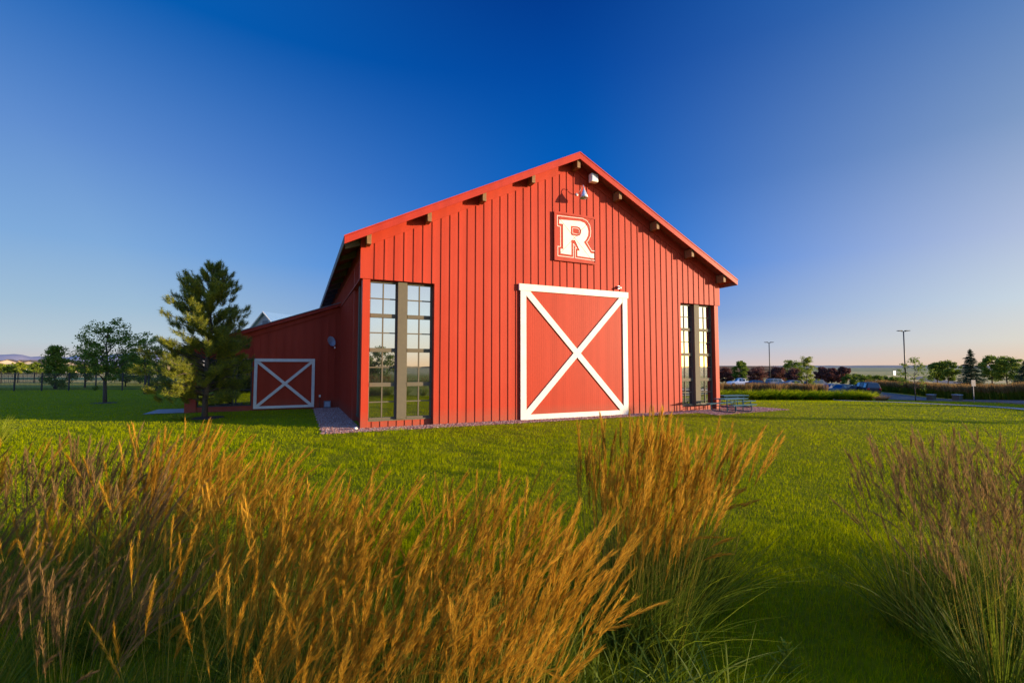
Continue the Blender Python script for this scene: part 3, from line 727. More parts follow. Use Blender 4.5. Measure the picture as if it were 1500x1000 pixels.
for i, px in enumerate((1243, 1254, 1265, 1276, 1287, 1298, 1309, 1319)):
    T(px, 88 + i % 2 * 3, 'rounded green shrub in the dense border behind the parking lot', 'shrub', 2.75 - .11 * i, 2.6, .2, leaf='leaf_green', seed=70 + i, per=90, size=.18, n_limbs=10, name='shrub', group='shrubs behind the parking lot')
spruce('larger dark spruce behind the road sign', px2x(1421, 70), 70, 6.7, 5.0, 5)
spruce('dark spruce cut by the right edge of the picture', px2x(1500, 76), 76, 5.0, 4.6, 6)
# outside the frame but throwing the long lawn shadows, and mirrored in the glass
for i, (x, y, h, cw, sh) in enumerate(((54, 15.6, 6.5, 1.5, 'column'), (66, 23.4, 5.6, 1.6, 'column'), (64, 17.5, 4.5, 1.3, 'column'))):
    broadleaf('slender upright tree beyond the right edge of the lawn', 'tree', x, y, h, cw, 1.2, seed=90 + i, per=70, size=.2, n_limbs=14, shape=sh, name='slender_tree', group='slender trees right of the lawn')
for i, (x, y, h, cw) in enumerate(((16, -34, 5, 5), (25, -30, 4, 4), (33, -38, 6, 6), (45, -33, 5, 5), (58, -30, 5, 6), (9, -42, 5, 6))):
    broadleaf('round tree standing behind the viewpoint across the grass', 'tree', x, y, h, cw, .8, seed=100 + i, per=60, size=.3, n_limbs=12, group='trees behind the viewpoint')

# ------------------------------------------------------------------ ornamental grasses
def ribbons(P0, D, Bend, L, w, rs, seg=5, taper=True):
    """curved ribbons: P0 roots, D initial unit dir, Bend horizontal pull, L length -> verts/faces; returns tips too"""
    n_ = len(P0); side = np.cross(D, rs.normal(size=(n_, 3))); side /= np.linalg.norm(side, axis=1)[:, None]
    V = np.zeros((n_, (seg + 1) * 2, 3)); c = None
    for k in range(seg + 1):
        t = k / seg; c = P0 + D * (L * t)[:, None] + Bend * (L * t ** 2.2)[:, None]
        ww = (w * (1 - .85 * t ** 2 if taper else 1 - .4 * t))[:, None]
        V[:, 2 * k] = c - side * ww / 2; V[:, 2 * k + 1] = c + side * ww / 2
    f = np.array([(2 * k, 2 * k + 1, 2 * k + 3, 2 * k + 2) for k in range(seg)])
    F = (np.arange(n_)[:, None, None] * (seg + 1) * 2 + f[None]).reshape(-1, 4)
    return V.reshape(-1, 3), F
def rpos(P0, D, Bend, L, t): return P0 + D * (L * t)[:, None] + Bend * (L * t ** 2.2)[:, None]
def reed_meshes(seed, H=1.85, stems=80, leaves=260, leafH=1.0, wind=(.15, .0), spread=.22, fluff=110, rad=.20, plume_len=.48):
    rs = np.random.default_rng(seed)
    a = rs.uniform(0, 6.28, stems); r = rad * np.sqrt(rs.random(stems)); P = np.stack([r * np.cos(a), r * np.sin(a), np.zeros(stems)], -1)
    out = np.stack([np.cos(a), np.sin(a)], -1) * (r / rad * spread * rs.uniform(.4, 1.3, stems))[:, None]
    D = np.stack([out[:, 0], out[:, 1], np.ones(stems)], -1); D /= np.linalg.norm(D, axis=1)[:, None]
    L = H * rs.uniform(.72, 1.06, stems); g_ = rs.uniform(.3, 1.6, stems)
    g_ = np.where(rs.random(stems) < .07, g_ + rs.uniform(1, 2.4, stems), g_)          # a few bent over by the wind
    B = np.stack([wind[0] * g_ + out[:, 0] * .3 + rs.normal(size=stems) * .03, wind[1] * g_ + out[:, 1] * .3 + rs.normal(size=stems) * .06, -.05 * g_ ** 1.6 * (1 + abs(wind[0]) * 3)], -1)
    Vs, Fs = ribbons(P, D, B, L, np.full(stems, .0038), rs, 7, False); rnd_s = np.repeat(rs.random(stems), 16)
    # plume
    m = fluff; SI = np.repeat(np.arange(stems), m); nn = len(SI); pl = plume_len * rs.uniform(.7, 1.25, stems) / L
    t = 1 - pl[SI] * rs.random(nn) ** 1.0; c = rpos(P[SI], D[SI], B[SI], L[SI], t); c2 = rpos(P[SI], D[SI], B[SI], L[SI], t + .02); ax = c2 - c; ax /= np.linalg.norm(ax, axis=1)[:, None]
    rel = (1 - t) / pl[SI]; wid = .030 * np.sin(np.pi * np.clip(rel * .9 + .08, 0, 1)) + .006
    o = rs.normal(size=(nn, 3)); o -= ax * (o * ax).sum(1)[:, None]; o /= np.linalg.norm(o, axis=1)[:, None]; o[:, 0] += .35; 
    ln = rs.uniform(.05, .12, nn); q = c + ax * ln[:, None] + o * (wid * rs.uniform(.3, 1, nn))[:, None]
    s_ = np.cross(ax, o); s_ /= np.linalg.norm(s_, axis=1)[:, None]; ww = rs.uniform(.0012, .0028, nn)[:, None]
    Vp = np.stack([c, (c + q) / 2 + s_ * ww, q, (c + q) / 2 - s_ * ww], 1).reshape(-1, 3); Fp = np.arange(nn * 4).reshape(-1, 4); rp = np.repeat(np.clip(rs.random(stems)[SI] * .6 + rs.random(nn) * .4, 0, 1), 4)
    # leaves
    a = rs.uniform(0, 6.28, leaves); r = rad * 1.05 * np.sqrt(rs.random(leaves)); P = np.stack([r * np.cos(a), r * np.sin(a), np.zeros(leaves)], -1)
    k = rs.uniform(.1, .55, leaves) * (.4 + r / rad); D = np.stack([np.cos(a) * k, np.sin(a) * k, np.ones(leaves)], -1); D /= np.linalg.norm(D, axis=1)[:, None]
    L = leafH * rs.uniform(.6, 1.15, leaves); dr = rs.uniform(.1, .75, leaves); B = np.stack([np.cos(a) * k * dr + wind[0] * .8, np.sin(a) * k * dr + wind[1], -.28 * dr], -1)
    Vl, Fl = ribbons(P, D, B, L, rs.uniform(.005, .010, leaves), rs, 6); rl = np.repeat(rs.random(leaves), 14)
    return np_mesh('stems', Vs, Fs, rnd_s), np_mesh('plumes', Vp, Fp, rp), np_mesh('leaves', Vl, Fl, rl)
REED = [reed_meshes(200 + i, H=1.88) for i in range(5)]
REED_T = [reed_meshes(280 + i, H=1.88, stems=52, leaves=360, wind=(.07, 0), spread=.14) for i in range(3)]
REED_B = [reed_meshes(310 + i, H=1.88, stems=60, leaves=340) for i in range(2)]
REED_S = [reed_meshes(260 + i, H=1.88, stems=38, leaves=220, rad=.24, spread=.26) for i in range(3)]
REED_R = [reed_meshes(230 + i, H=1.85, stems=52, leaves=260, wind=(-.02, 0), spread=.30, fluff=60, plume_len=.42) for i in range(3)]
for ms, mm in ((REED, 'plume'), (REED_S, 'plume'), (REED_T, 'plume'), (REED_B, 'plume_dull'), (REED_R, 'plume_dull')):
    for s_, p_, l_ in ms: s_.materials.append(M['reed_stem']); p_.materials.append(M[mm]); l_.materials.append(M['reed_leaf'])
rr = random.Random(7)
def reed(x, y, meshes, sc, label, group, rz=None):
    t = thing('reed_grass_clump', label, 'ornamental grass', (x, y, float(gz(x, y)) - .01), rr.uniform(-.35, .35) if rz is None else rz, group); t.scale = (sc * 1.05, sc * 1.05, sc * .97)
    for me, nm in zip(rr.choice(meshes), ('stems', 'plumes', 'leaves')): link(nm, me, None, t)
    return t
GL = ('tall golden plumed reed grass clump in the windblown bank left of the foreground', 'golden reed grass, left foreground bank')
GC = ('golden reed grass clump in front of the crossed barn door, gap of lawn behind it', 'golden reed grass, middle foreground')
GT = ('tallest reed grass clump, plumes reaching the foot of the white crossed door', 'tall reed grass before the door')
GR = ('dark brownish reed grass clump at the right of the foreground', 'dusky reed grass, right foreground')
# (px at base depth, depth, scale)
for px, Y_, sc in ((-260, 5.2, .98), (-120, 4.9, .93), (0, 5.4, .92), (75, 4.8, .88), (165, 5.3, .96), (225, 4.9, .93), (265, 5.6, .97), (-60, 4.0, .82), (85, 3.9, .78), (180, 4.1, .86), (285, 4.2, .86), (345, 5.0, .86), (-20, 3.1, .70), (150, 3.0, .66), (285, 3.1, .74), (385, 3.8, .82)):
    reed(px2x(px, Y_), Y_, REED_S if px in (85, 0, 285) else REED_B if px in (-60, 75, 165, 180, 150, -20, -120) else REED, sc, GL[0], GL[1])
for px, Y_, sc in ((430, 4.2, .84), (450, 3.3, .84), (530, 3.6, .88), (560, 2.9, .74), (655, 3.5, .84), (735, 3.4, .86), (780, 3.1, .82), (640, 2.8, .70), (395, 2.8, .70), (490, 2.6, .62), (720, 2.65, .66), (690, 4.2, .80)):
    reed(px2x(px, Y_), Y_, REED_S if Y_ > 3.3 else REED, sc, GC[0], GC[1])
for px, Y_, sc in ((885, 4.6, 1.0), (935, 4.9, 1.05), (985, 4.6, 1.03), (1020, 4.8, .98), (905, 4.1, .92), (960, 4.0, .86)):
    reed(px2x(px, Y_), Y_, REED_T, sc, GT[0], GT[1])
for px, Y_, sc in ((1330, 4.3, .98), (1395, 4.5, 1.0), (1450, 4.1, .97), (1500, 4.5, .98), (1435, 3.5, .85), (1540, 3.6, .88), (1600, 4.4, 1.0)):
    reed(px2x(px, Y_), Y_, REED_R, sc, GR[0], GR[1], rr.uniform(-3, 3))
for x, y in ((6.9, 4.9), (8.4, 5.4), (7.4, 3.6)):  # unseen clumps added to throw broken shade over the foreground
    reed(x, y, REED_R, .95, 'dark brownish reed grass clump added unseen past the right edge for shade', 'shading reed grass added beyond the right edge', rr.uniform(-3, 3))
# coarse dark arching leaves at the foot of the tall clumps
def leaf_tuft(label, x, y, n_, L, w, k_, mat, seed, name='arching_grass_tuft', cat='grass tuft', group=None):
    rs = np.random.default_rng(seed); a = rs.uniform(0, 6.28, n_); r = .12 * np.sqrt(rs.random(n_)); P = np.stack([r * np.cos(a), r * np.sin(a), np.zeros(n_)], -1)
    k = rs.uniform(.2, 1., n_) * k_; D = np.stack([np.cos(a) * k, np.sin(a) * k, np.ones(n_)], -1); D /= np.linalg.norm(D, axis=1)[:, None]
    B = np.stack([np.cos(a) * k * .9, np.sin(a) * k * .9, -.65 * k], -1); V, F = ribbons(P, D, B, L * rs.uniform(.5, 1.1, n_), w * rs.uniform(.7, 1.2, n_), rs, 8)
    me = np_mesh(name, V, F, np.repeat(rs.random(n_), 18), smooth=True); o = link(name, me, mat); o.location = (x, y, float(gz(x, y)) - .01); return tag(o, label, cat, group)
for i, (px, Y_) in enumerate(((915, 3.2), (985, 3.3), (1060, 3.0), (860, 3.0))):
    leaf_tuft('dark green tuft of broad arching blades below the tall reed grass', px2x(px, Y_), Y_, 70, .78, .016, .8, M['reed_leaf'], 300 + i, group='arching tufts at the bottom of the picture')
def thistle():
    rs = np.random.default_rng(9); x, y = px2x(1138, 3.75), 3.75; t = thing('weed_plant', 'bright green jagged leaved weed standing alone in the lawn at the bottom', 'weed', (x, y, float(gz(x, y))))
    MB().tube([(0, 0, 0), (.01, .0, .12), (.0, .01, .25)], [.006, .005, .003], 6).build('stem', M['leaf_bright'], t)
    mb = MB()
    for i in range(15):
        a = i * 2.4; z = .03 + .014 * i; L = .15 - .006 * i; d = Vector((math.cos(a), math.sin(a), .5 + .05 * i)).normalized(); s = d.cross(Vector((0, 0, 1))).normalized(); p = Vector((0, 0, z)); v = [p]
        for k in range(1, 8): v.append(p + d * L * k / 8 + s * (.030 if k % 2 else .012) * (1.1 - k / 8))
        v.append(p + d * L)
        for k in range(7, 0, -1): v.append(p + d * L * k / 8 - s * (.030 if k % 2 else .012) * (1.1 - k / 8))
        c = p + d * L * .5; k0 = [c] + v; n_ = len(v); mb.add(k0, [(0, 1 + j, 1 + (j + 1) % n_) for j in range(n_)])
    mb.build('leaves', M['leaf_bright'], t)
thistle()
leaf_tuft('pale spiky grass tuft at the left edge behind the golden bank', px2x(4, 15.6), 15.6, 200, 1.05, .02, .45, M['leaf_bright'], 330)
for i, (dx, dy) in enumerate(((-1.0, -.5), (-.7, -.2), (-1.25, -.1), (-.45, -.75))):
    leaf_tuft('little bright green weed tuft beside the pine trunk', px2x(303, 22.6) + dx, 22.6 + dy, 60, .34, .045, .9, M['leaf_bright'], 340 + i, 'weed_tuft', 'weed', 'weeds round the pine')
# distant clumps: simpler reed and mound meshes
def far_reed(seed, H):
    rs = np.random.default_rng(seed); n_ = 240; a = rs.uniform(0, 6.28, n_); r = .42 * np.sqrt(rs.random(n_)); P = np.stack([r * np.cos(a), r * np.sin(a), np.zeros(n_)], -1)
    D = np.stack([np.cos(a) * .2 * r / .42, np.sin(a) * .2 * r / .42, np.ones(n_)], -1); L = H * rs.uniform(.75, 1.05, n_); B = np.stack([.05 + 0 * a, 0 * a, 0 * a], -1)
    Vs, Fs = ribbons(P, D, B, L * .72, np.full(n_, .03), rs, 3); st = np_mesh('leaves', Vs, Fs, np.repeat(rs.random(n_), 8)); st.materials.append(M['reed_leaf'])
    Vp, Fp = ribbons(rpos(P, D, B, L, .62), D, B, L * .4, np.full(n_, .045), rs, 3); pl = np_mesh('plumes', Vp, Fp, np.repeat(rs.random(n_), 8)); pl.materials.append(M['plume_dull']); return st, pl
def mound(seed):
    rs = np.random.default_rng(seed); n_ = 420; a = rs.uniform(0, 6.28, n_); r = .30 * np.sqrt(rs.random(n_)); P = np.stack([r * np.cos(a), r * np.sin(a), np.zeros(n_)], -1)
    k = rs.uniform(.1, .7, n_); D = np.stack([np.cos(a) * k, np.sin(a) * k, np.ones(n_)], -1); D /= np.linalg.norm(D, axis=1)[:, None]; B = np.stack([np.cos(a) * .42, np.sin(a) * .42, -.5 * k], -1)
    V, F = ribbons(P, D, B, 1.22 * rs.uniform(.75, 1.1, n_), np.full(n_, .035), rs, 5); me = np_mesh('grass_mound', V, F, np.repeat(rs.random(n_), 12)); me.materials.append(M['mound']); return me
FR = [far_reed(400 + i, 1.9) for i in range(3)]; MO = [mound(420 + i) for i in range(3)]
def put_far(px, Y_, sc, label, group):
    x = px2x(px, Y_); t = thing('reed_grass_clump', label, 'ornamental grass', (x, Y_, float(gz(x, Y_))), rr.uniform(0, 6), group); t.scale = (sc,) * 3
    a, b = rr.choice(FR); link('leaves', a, None, t); link('plumes', b, None, t)
px = 1050
while px < 1208:
    put_far(px, 57 + rr.uniform(-1, 1), rr.uniform(.92, 1.05), 'tan plumed reed grass clump in the row behind the picnic tables', 'reed grass behind the green mounds'); px += 8.5
px = 1046
while px < 1277:
    Y_ = np.interp(px, (1046, 1200, 1277), (54, 53, 51)) + rr.uniform(-.5, .5); x = px2x(px, Y_)
    o = link('grass_mound', rr.choice(MO), None); o.location = (x, Y_, float(gz(x, Y_))); o.rotation_euler = (0, 0, rr.uniform(0, 6)); s_ = rr.uniform(.95, 1.2); o.scale = (s_, s_, s_ * .95)
    tag(o, 'rounded bright green grass mound in the hedge along the lawn', 'ornamental grass', 'green grass mounds along the lawn'); px += rr.uniform(9, 12.5)
Y_ = 80.
far_edge = offset(drive, 8.2)
d_ = np.r_[0, np.cumsum(np.hypot(*np.diff(far_edge, axis=0).T))]; s0 = 12.
while s0 < d_[-1] - 1:
    x = float(np.interp(s0, d_, far_edge[:, 0])); y = float(np.interp(s0, d_, far_edge[:, 1]))
    for k in range(2):
        xx, yy = x + k * 1.2 + rr.uniform(-.2, .2), y - k * .3 + rr.uniform(-.2, .2)
        t = thing('reed_grass_clump', 'tan topped reed grass clump in the dark row beyond the drive', 'ornamental grass', (xx, yy, float(gz(xx, yy))), rr.uniform(0, 6), 'reed grass beyond the drive')
        sc = rr.uniform(.88, 1.04) * .95; t.scale = (sc,) * 3; a, b = rr.choice(FR); link('leaves', a, None, t); link('plumes', b, None, t)
    s0 += 1.15
for i, (px, Y_) in enumerate(((1283, 50), (1289, 49.3), (1294, 50.2))):
    leaf_tuft('low grey green grass tuft at the corner of the drive', px2x(px, Y_), Y_, 120, .75, .03, .6, M['plume_dull'], 350 + i, 'low_grass_tuft', 'grass tuft', 'low tufts at the drive corner')

# ------------------------------------------------------------------ fittings on the barn
def at_wall(u, n_, z): return bw(u, n_, z)
def wall_thing(name, label, cat, u, n_, z, group=None): return thing(name, label, cat, bw(u, n_, z), YAW, group)
t = wall_thing('wall_lamp', 'white cone shaded gooseneck lamp above the letter sign', 'wall lamp', 10.82, TW + .001, 11.64)
MB().lathe([(.001, 0), (.075, 0), (.075, .03), (.03, .05), (.001, .05)]).build('base_plate', M['zinc'], t); t.children[0].rotation_euler = (math.pi / 2, 0, 0)
arm = [(0, -.04, 0), (0, -.18, .01), (0, -.32, .10), (0, -.45, .24), (0, -.58, .29), (0, -.64, .24), (0, -.68, .12), (0, -.68, .0)]
MB().tube([tuple(p) for p in curve(arm, 4)], .018, 8).build('gooseneck', M['zinc'], t, True)
sh = MB().lathe([(.035, .10), (.05, .02), (.09, -.05), (.17, -.25), (.225, -.42), (.215, -.42), (.16, -.25), (.08, -.05), (.03, .0)], (0, -.68, 0), 24).build('lamp_shade', M['zinc'], t, True)
MB().lathe([(.001, -.12), (.045, -.14), (.055, -.22), (.03, -.28), (.001, -.29)], (0, -.68, 0), 12).build('bulb', M['cream'], t, True)
t = wall_thing('floodlight', 'square cream floodlight fixed under the rake right of the peak', 'floodlight', 11.62, TW + .08, 12.50)
MB().box(-.21, .21, -.46, -.16, -.22, .22).build('housing', M['cream'], t, bevel=.03)
MB().box(-.17, .17, -.475, -.461, -.18, .18).build('lens', M['zinc'], t); MB().box(-.04, .04, -.16, .05, -.04, .04).build('bracket', M['dark'], t)
t = wall_thing('security_camera', 'small pale camera above the right end of the white door head', 'camera', 13.42, TW + .056, 6.86)
MB().bar((0, -.22, -.02), (0, -.03, .05), .09, .09, (0, 0, 1)).build('camera_body', M['cream'], t, bevel=.01); MB().box(-.06, .06, -.03, 0, -.06, .12).build('mount', M['zinc'], t)
t = wall_thing('satellite_dish', 'small grey satellite dish on the shaded wing wall beside the barn', 'satellite dish', -.50, -WY + .14, 3.98)
d_ = MB().lathe([(.001, .0), (.12, .012), (.24, .05), (.33, .105), (.335, .10), (.24, .035), (.001, -.015)], n=24).build('dish', M['dish'], t, True); d_.rotation_euler = (R(70), 0, R(30)); d_.location = (0, -.35, .15); d_.scale = (.8, 1, 1)
MB().tube([(.0, 0, -.1), (0, -.25, -.08), (0, -.32, .12)], .02, 8).build('mast', M['dark'], t, True)
MB().tube([(0, -.3, 0), (.15, -.6, -.28), (.2, -.72, -.22)], .012, 6).build('feed_arm', M['dark'], t, True); MB().box(.17, .24, -.80, -.70, -.26, -.18).build('receiver', M['zinc'], t)
t = wall_thing('utility_box', 'small dark box low on the wing wall in the corner by the gravel', 'utility box', -.62, -WY + .14, .06)
MB().box(-.2, .2, -.22, 0, 0, .42).build('cabinet', M['greybeam'], t, bevel=.01); MB().box(-.16, .16, -.232, -.2201, .05, .37).build('lid', M['dish'], t)
t = wall_thing('conduit_box', 'tiny grey socket box on the wing wall right of the white crossed door', 'socket', -1.05, -WY + .05, .78)
MB().box(-.05, .05, -.06, .0, -.07, .07).build('socket_cover', M['zinc'], t); MB().tube([(0, -.03, -.07), (0, -.03, -.7)], .012, 6).build('conduit', M['dark'], t)
# loose white stone at the corner
def rock(label, u, n_, r, mat):
    rs = np.random.default_rng(3); mb = MB().lathe([(.001, -.5), (.6, -.4), (.95, 0), (.8, .45), (.4, .7), (.001, .75)], n=10)
    mb.v = [tuple(np.array(v) * r * (1 + rs.normal() * .06)) for v in mb.v]; o = mb.build('stone', mat, None, True); p = bw(u, n_, .07); o.location = p; return tag(o, label, 'stone')
rock('white stone on the gravel at the left corner of the barn', -.10, .32, .085, M['cream'])

# ---- letter sign: red board with a slab serif R, a thin keyline round it and braces scored across
SU0, SU1, SZ0, SZ1 = 9.40, 11.92, 8.02, 10.48
sg = thing('letter_sign', 'square red sign with large cream slab serif letter R under the lamp', 'sign', bw(SU0, TW + .06, SZ0), YAW)
SWD, SHT = SU1 - SU0, SZ1 - SZ0
MB().box(0, SWD, -.05, .055, 0, SHT).build('sign_board', M['red_sign'], sg)
e = MB(); bwid = .06
e.box(-.02, SWD + .02, -.08, -.0501, SHT - bwid, SHT + .05); e.box(-.02, SWD + .02, -.08, -.0501, -.03, bwid); e.box(-.02, bwid, -.078, -.0501, bwid, SHT - bwid); e.box(SWD - bwid, SWD + .02, -.078, -.0501, bwid, SHT - bwid)
e.build('sign_edge', M['red_sign'], sg)
def unskew(px, py):
    """photo crop coordinates of the sign to board coordinates"""
    u = (px - 138) / 380; topy = 443 + u * 68; boty = 884 + u * 32
    return u * SWD, (1 - (py - topy) / (boty - topy)) * SHT
outer = [(180, 515), (380, 532), (418, 552), (438, 585), (447, 622), (444, 660), (428, 694), (404, 722), (466, 818), (500, 823), (500, 868), (343, 848), (343, 800), (366, 800), (322, 702), (286, 704), (286, 792), (288, 836), (190, 826), (190, 782), (212, 784), (212, 558), (180, 554)]
outer = [(180, 515), (370, 532), (410, 548), (436, 582), (447, 625), (443, 662), (428, 694), (404, 722), (468, 820), (500, 824), (500, 866), (343, 846), (343, 798), (366, 800), (322, 704), (287, 704), (287, 838), (190, 826), (190, 784), (214, 786), (214, 556), (180, 552)]
hole = [(284, 574), (345, 580), (368, 592), (380, 615), (378, 640), (366, 660), (340, 668), (284, 656)]
key_out = [(163, 478), (395, 508), (435, 530), (462, 570), (471, 622), (466, 668), (450, 700), (430, 722), (478, 798), (513, 802), (513, 886), (324, 864), (324, 776), (336, 778), (310, 738), (306, 738), (306, 862), (166, 848), (166, 762), (190, 764), (190, 578), (163, 574)]
key_in = [(301, 592), (345, 597), (358, 606), (363, 620), (360, 640), (350, 648), (338, 650), (301, 640)]
def poly_mesh(name, ring, holes, y, th, mat, parent):
    import bmesh
    b = bmesh.new(); edges = []
    for rg in [ring] + holes:
        vs = [b.verts.new((*[unskew(*p)[0]], y, unskew(*p)[1])) for p in rg]
        edges += [b.edges.new((vs[i], vs[(i + 1) % len(vs)])) for i in range(len(vs))]
    r_ = bmesh.ops.triangle_fill(b, edges=edges, use_beauty=True, use_dissolve=False)
    ext = bmesh.ops.extrude_face_region(b, geom=list(b.faces)); bmesh.ops.translate(b, vec=(0, -th, 0), verts=[v for v in ext['geom'] if isinstance(v, bmesh.types.BMVert)])
    bmesh.ops.recalc_face_normals(b, faces=b.faces); me = bpy.data.meshes.new(name); b.to_mesh(me); b.free(); return link(name, me, mat, parent)
poly_mesh('letter', outer, [hole], -.0503, .012, M['white'], sg)
def keyline(name, ring, w, parent):
    P = [Vector((unskew(*p)[0], 0, unskew(*p)[1])) for p in ring]; mb = MB(); n_ = len(P); I, O = [], []
    for i in range(n_):
        a, b, c = P[i - 1], P[i], P[(i + 1) % n_]; d1, d2 = (b - a).normalized(), (c - b).normalized(); n1, n2 = Vector((d1.z, 0, -d1.x)), Vector((d2.z, 0, -d2.x)); m = (n1 + n2); m = m / max(m.dot(n1), .35); I.append(b - m * w / 2); O.append(b + m * w / 2)
    vs = [(p.x, -.0506, p.z) for p in I + O] + [(p.x, -.0590, p.z) for p in I + O]; fs = []
    for i in range(n_):
        j = (i + 1) % n_; fs += [(i, j, j + n_, i + n_), (i + 2 * n_, j + 2 * n_, j + 3 * n_, i + 3 * n_), (i, j, j + 2 * n_, i + 2 * n_), (i + n_, j + n_, j + 3 * n_, i + 3 * n_)]
    return mb.add(vs, fs).build(name, M['white'], parent)
keyline('keyline', key_out, .030, sg); keyline('keyline', key_in, .024, sg)
a, b, c, d = unskew(172, 492), unskew(486, 890), unskew(482, 515), unskew(176, 836)
MB().bar((a[0], -.064, a[1]), (b[0], -.064, b[1]), .016, .004).build('brace_line', M['dark'], sg); MB().bar((c[0], -.066, c[1]), (d[0], -.066, d[1]), .012, .003).build('brace_line', M['red_trim'], sg)

# ------------------------------------------------------------------ picnic tables
def picnic(label, u, n_, rz):
    p = bw(u, n_); t = thing('picnic_table', label, 'picnic table', (p[0], p[1], float(gz(p[0], p[1])) + .02), YAW + rz, 'picnic tables beside the barn')
    def slat_top(name, y0, y1, z, x0=-1.0, x1=1.0):
        m = MB(); m.box(x0, x1, y0, y0 + .03, z - .04, z); m.box(x0, x1, y1 - .03, y1, z - .04, z); m.box(x0, x0 + .03, y0 + .0301, y1 - .0301, z - .04, z); m.box(x1 - .03, x1, y0 + .0301, y1 - .0301, z - .04, z)
        k = int((y1 - y0 - .06) / .045); st = (y1 - y0 - .06) / k
        for i in range(k): m.box(x0 + .0305, x1 - .0305, y0 + .03 + st * i + .006, y0 + .03 + st * (i + 1) - .006, z - .02, z - .003)
        for x in np.linspace(x0 + .3, x1 - .3, 5): m.box(x - .01, x + .01, y0 + .0305, y1 - .0305, z - .03, z - .0205)
        return m.build(name, M['teal'], t)
    slat_top('table_top', -.38, .38, .76)
    for s_ in (-1, 1): slat_top('bench', s_ * .76 - .14, s_ * .76 + .14, .45)
    for x in (-.68, .68):
        m = MB(); m.tube([tuple(q) for q in curve([(x, -.80, .42), (x, -.80, .15), (x, -.66, .04), (x, -.3, .04), (x, 0, .04), (x, .3, .04), (x, .66, .04), (x, .80, .15), (x, .80, .42)], 5)], .024, 8)
        m.tube([(x, -.25, .04), (x, -.25, .72)], .026, 8); m.tube([(x, .25, .04), (x, .25, .72)], .026, 8); m.tube([(x, -.80, .30), (x, 0, .34), (x, .80, .30)], .02, 6); m.build('leg_frame', M['teal'], t, True)
    return t
picnic('teal steel picnic table on gravel in front of the right window', 20.35, 1.35, .05)
picnic('teal steel picnic table standing past the right corner of the barn', 22.9, -.7, -.1)

# ------------------------------------------------------------------ street furniture
def lamp_post(label, px, Y_, h):
    x = px2x(px, Y_); t = thing('street_lamp', label, 'street lamp', (x, Y_, float(gz(x, Y_))), 0, 'parking lot lamp posts')
    MB().lathe([(.25, -.1), (.25, .7), (.001, .7)], n=14).build('base', M['concrete'], t); MB().tube([(0, 0, .7), (0, 0, h)], [.115, .085], 10).build('pole', M['dark'], t, True)
    MB().box(-.35, .35, -.05, .05, h - .06, h + .04).build('cross_arm', M['dark'], t)
    for s_ in (-1, 1):
        hd = MB().add([(s_ * .3, -.2, h + .02), (s_ * .98, -.24, h + .06), (s_ * .98, .24, h + .06), (s_ * .3, .2, h + .02), (s_ * .3, -.18, h + .17), (s_ * .95, -.2, h + .15), (s_ * .95, .2, h + .15), (s_ * .3, .18, h + .17)],
            [(0, 3, 2, 1), (4, 5, 6, 7), (0, 1, 5, 4), (1, 2, 6, 5), (2, 3, 7, 6), (3, 0, 4, 7)]).build('lamp_head', M['dark'], t); MB().box(s_ * .42, s_ * .86, -.14, .14, h + .005, h + .02).build('lens', M['zinc'], hd)
lamp_post('double headed lamp post, the farther one, above the purple trees', 1127, 100, 9.6)
lamp_post('taller looking double headed lamp post beyond the drive at the right', 1325, 76, 9.9)
x, y = px2x(1423, 37), 37.; t = thing('road_sign', 'pale square road sign seen from behind on a thin post by the drive', 'road sign', (x, y, float(gz(x, y))), .15)
MB().box(-.03, .03, -.02, .02, -.2, 1.78).build('post', M['greybeam'], t); MB().box(-.20, .20, -.035, -.021, 1.30, 1.80).build('sign_plate', M['greybeam'], t, bevel=.003)
x, y = px2x(1309, 150), 150.; t = thing('notice_board', 'small white board on posts in the far meadow left of the lamp post', 'sign', (x, y, float(gz(x, y))), .3)
MB().box(-.5, .5, -.05, .05, 2.2, 3.6).build('board', M['cream'], t); 
for s_ in (-1, 1): MB().box(s_ * .4 - .05, s_ * .4 + .05, .0501, .12, -.1, 3.5).build('post', M['greybeam'], t)
for px, Y_, w_, lab in ((1361, 52, .62, 'pale green utility cabinet among the reeds, left of two'), (1399, 47, .58, 'pale utility cabinet among the reeds behind the road sign')):
    x = px2x(px, Y_); t = thing('utility_cabinet', lab, 'utility cabinet', (x, Y_, float(gz(x, Y_))), .3)
    MB().box(-w_ / 2, w_ / 2, -.3, .3, 0, .62).build('cabinet', M['olive'], t, bevel=.03); MB().box(-w_ / 2 - .04, w_ / 2 + .04, -.34, .34, .621, .66).build('lid', M['dish'], t, bevel=.01)

# ------------------------------------------------------------------ vehicles
def car_paint(name, c, metal=0.):
    m, nt, b = new_mat(name); b.inputs['Base Color'].default_value = c4(c); b.inputs['Metallic'].default_value = metal; b.inputs['Roughness'].default_value = .42; b.inputs['Coat Weight'].default_value = .0; b.inputs['Coat Roughness'].default_value = .06; return m
PAINT = {k: car_paint(k + ' car paint', v) for k, v in dict(silver=(.24, .23, .21), blue=(.055, .065, .07), tan=(.30, .27, .24), black=(.012, .012, .014), white=(.85, .84, .8), navy=(.015, .025, .06), grey=(.2, .21, .23)).items()}
M['tyre'] = simple('tyre rubber', (.02, .02, .02), .8); M['rim'] = simple('alloy rim', (.5, .5, .52), .3, .8); M['carglass'] = glassy('car glass', (.5, .5, .5), .12)
M['tail'] = simple('red tail lamp', (.45, .01, .01), .25, var=.05); M['head'] = simple('clear headlamp', (.75, .78, .8), .15, var=.05)
